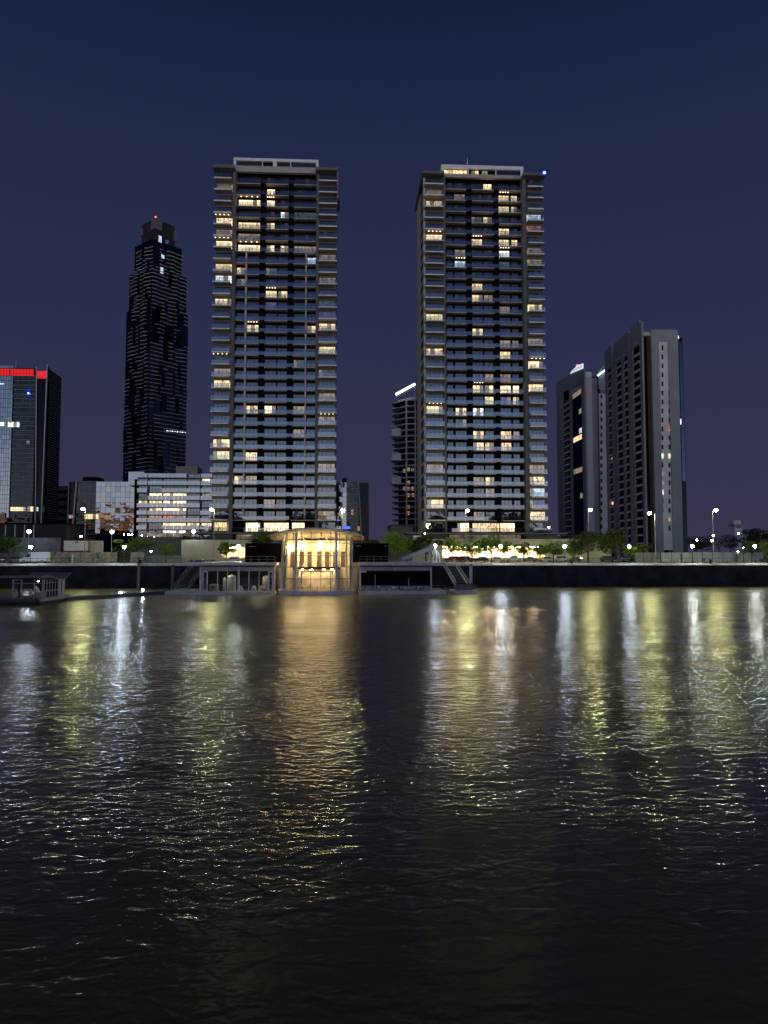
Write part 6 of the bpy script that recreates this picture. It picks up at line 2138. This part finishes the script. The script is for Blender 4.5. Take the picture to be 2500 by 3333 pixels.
M['carglass'] = glassy('car_glass', (.01, .011, .012), (.8, .85, .9), .16, wob=0.0)
M['tyre'] = pbr('tyre', (.02, .02, .02), .9, var=0)
M['headglass'] = pbr('headlight_glass', (.6, .6, .62), .15, var=0)
M['redglass'] = pbr('taillight_glass', (.35, .02, .02), .3, var=0)
PT = {'white': paint('car_white', (.72, .72, .72)), 'silver': paint('car_silver', (.36, .37, .38)), 'black': paint('car_black', (.015, .015, .018)), 'red': paint('car_red', (.20, .02, .018)),
      'dkgreen': paint('car_green', (.025, .04, .032)), 'grey': paint('car_grey', (.10, .105, .115)), 'dkred': paint('car_dark_red', (.06, .012, .012)), 'blue': paint('car_blue', (.03, .045, .09))}
cars = [(1472, 204, 'suv', 'red', 0, 'red car leftmost beside the right gangway'), (1517, 204, 'suv', 'dkred', 180, 'very dark red car right of the bright red one'), (1565, 204.4, 'hatch', 'dkgreen', 0, 'dark green hatchback left of the white one'),
        (1619, 204.2, 'hatch', 'white', 180, 'white hatchback left of the lantern before the glow'), (1672, 204.4, 'pickup', 'white', 0, 'white pickup truck before the glowing parking deck'), (1727, 204, 'sedan', 'grey', 180, 'dark grey sedan right of the pickup truck'),
        (1775, 204.2, 'hatch', 'silver', 0, 'silver hatchback right of the dark grey sedan'), (1829, 204.4, 'suv', 'silver', 180, 'silver car behind the lantern left of the broad dark tree'), (1873, 204, 'hatch', 'black', 0, 'black hatchback right of the silver car'),
        (1952, 215, 'sedan', 'silver', 0, 'silver sedan behind the trunk of the broad dark tree'), (1981, 206, 'suv', 'black', 180, 'black car between the two broad dark trees'), (2020, 206, 'suv', 'blue', 0, 'dark blue car under the right broad dark tree'),
        (2044, 210, 'hatch', 'black', 180, 'black hatchback next to the dark blue car'), (2092, 206, 'sedan', 'silver', 180, 'silver sedan before the graffiti hoarding'), (2500, 200, 'sedan', 'black', 0, 'black car cut by the right edge'),
        (8, 176, 'sedan', 'black', 180, 'black car cut by the left edge'), (52, 176, 'sedan', 'grey', 180, 'dark grey car between the left tree and the van'), (757, 178, 'hatch', 'silver', 0, 'pale car on the quay above the left pavilion')]
for u, Y, k, c, rz, lb in cars:
    o = make_car(k, PT[c], lb)
    o.location = (PX(u, Y), Y, GZ + .035)
    o.rotation_euler = (0, 0, R(rz))
o = make_car('van', PT['white'], 'white delivery van parked in front of the mural fence', 'van', 'parked_van')
o.location = (PX(114, 170), 170, GZ + .03)

# motorcycles on the quay above the left pavilion
def motorcycle(x, y, label, lampon=False):
    o = empty('motorcycle', (x, y, GZ + .02), label, 'motorcycle', 'motorcycles parked on the quay')
    z = GZ + .02
    for dx in (-.68, .68):
        mb = MB()
        ring = [(x + dx + .30 * math.cos(t), z + .31 + .30 * math.sin(t)) for t in [2 * math.pi * i / 14 for i in range(14)]]
        for a, b in zip(ring, ring[1:] + ring[:1]):
            mb.tube((a[0], y, a[1]), (b[0], y, b[1]), .05, n=5)
        mb.build('wheel', M['tyre'], o)
    MB().extrude([(x - .5, z + .45), (x - .35, z + .85), (x - .05, z + .9), (x + .1, z + .75), (x + .75, z + .82), (x + .7, z + .7), (x + .3, z + .35), (x - .2, z + .3)], 'y', y - .13, y + .13).build('body', PT['grey'], o)
    MB().bar((x - .68, y, z + .31), (x - .42, y, z + 1.0), .06, .06).build('fork', M['steel'], o)
    MB().tube((x - .42, y - .33, z + 1.04), (x - .42, y + .33, z + 1.04), .02, n=6).build('handlebar', M['black'], o)
    MB().ball((x - .56, y, z + .9), .09, n=5).build('headlight', M['neon'] if lampon else M['headglass'], o)


for i, (u, lb) in enumerate(((625, 'motorcycle leftmost in the row above the left pavilion'), (640, 'second motorcycle from the left in the row'), (655, 'motorcycle left of the one with its light on'), (668, 'motorcycle with its white headlight on'), (690, 'motorcycle rightmost in the row above the left pavilion'))):
    motorcycle(PX(u, 163), 163 + .3 * (i % 2), lb, i == 3)
# life ring on the rail of each pavilion
for u, Y, v, lb in ((1236, 129.0, 1823, 'round life ring on the roof railing of the right pavilion'), (1306, 128.85, 1911, 'round life ring on the deck railing of the right pavilion'), (794, 129.0, 1823, 'round life ring on the roof railing of the left pavilion')):
    p = at(u, v, Y)
    mb = MB()
    ring = [p + Vector((.33 * math.cos(t), 0, .33 * math.sin(t))) for t in [2 * math.pi * i / 16 for i in range(16)]]
    for a, b in zip(ring, ring[1:] + ring[:1]):
        mb.tube(a, b, .07, n=6)
    o = mb.build('life_ring', M['brown'])
    tag(o, lb, 'life ring', 'life rings on the pavilions')
# ------------------------------------------------------------ unseen near bank behind the camera: skyline added and shaped for the glass across the dock to mirror
M['brick'] = pbr('red_brick', (.60, .33, .22), .85, var=.2, scale=.5)
M['bank_dark'] = pbr('bank_wall', (.10, .09, .085), .85)


def bank_building(label, x0, x1, y, h, mt, gable=0.0, floods=0):
    o = empty('warehouse', ((x0 + x1) / 2, y - 6, GZ), label, 'building')
    MB().extrude([(x0, GZ), (x1, GZ), (x1, h), ((x0 + x1) / 2, h + gable), (x0, h)] if gable else [(x0, GZ), (x1, GZ), (x1, h), (x0, h)], 'y', y, y - 14).build('wall', M[mt], o)
    n = max(3, int((x1 - x0) / 5))
    for k in range(n):
        x = x0 + (x1 - x0) * (k + .5) / n
        MB().box(x - .9, x + .9, y + .004, y + .05, GZ + 2, GZ + 5).build('window', M['black'], o)
    for k in range(floods):
        x = x0 + (x1 - x0) * (k + .5) / floods
        f = empty('floodlight', (x, y + 9, GZ), '%s added floodlight washing the %s' % ({3: ('left', 'middle', 'right'), 2: ('left', 'right')}[floods][k], label.split(' on ')[0]), 'floodlight', 'added floodlights on the near bank')
        MB().ball((x, y + 9, GZ + 9), .5, n=6).build('bulb', M['added_brick_flood'], f)  # added lamp, warms the brick for its mirror image across the dock
        MB().tube((x, y + 9, GZ), (x, y + 9, GZ + 8.4), .1).build('pole', M['darkpole'], f)


M['added_brick_flood'] = emis('added_brick_flood', (1.0, .76, .52), 750)
bank_building('unseen tall red brick silo on the near bank', -222, -186, -70, 44, 'brick', floods=3)
bank_building('unseen red brick warehouse on the near bank', -180, -120, -62, 22, 'brick', gable=4, floods=2)
bank_building('unseen long dark warehouse on the near bank', -118, -97, -60, 24, 'bank_dark', gable=3)
bank_building('unseen dark gabled warehouse on the near bank', -94, -72, -60, 33, 'bank_dark', gable=6)
bank_building('unseen low dark warehouse on the near bank', -71, -46, -60, 20, 'bank_dark', gable=3)
bank_building('unseen tall dark warehouse on the near bank', -40, -14, -62, 35, 'bank_dark', gable=5)
bank_building('unseen dark brick mill on the near bank', 52, 74, -60, 30, 'bank_dark', gable=7)
bank_building('unseen wide dark mill on the near bank', 76, 98, -60, 22, 'bank_dark', gable=3)
bank_building('unseen tall dark block on the near bank', 104, 132, -64, 35, 'bank_dark', gable=4)
bank_building('unseen wide dark block on the near bank', -330, -240, -90, 40, 'bank_dark')
bank_building('unseen dark office block on the near bank', 140, 230, -80, 26, 'bank_dark')
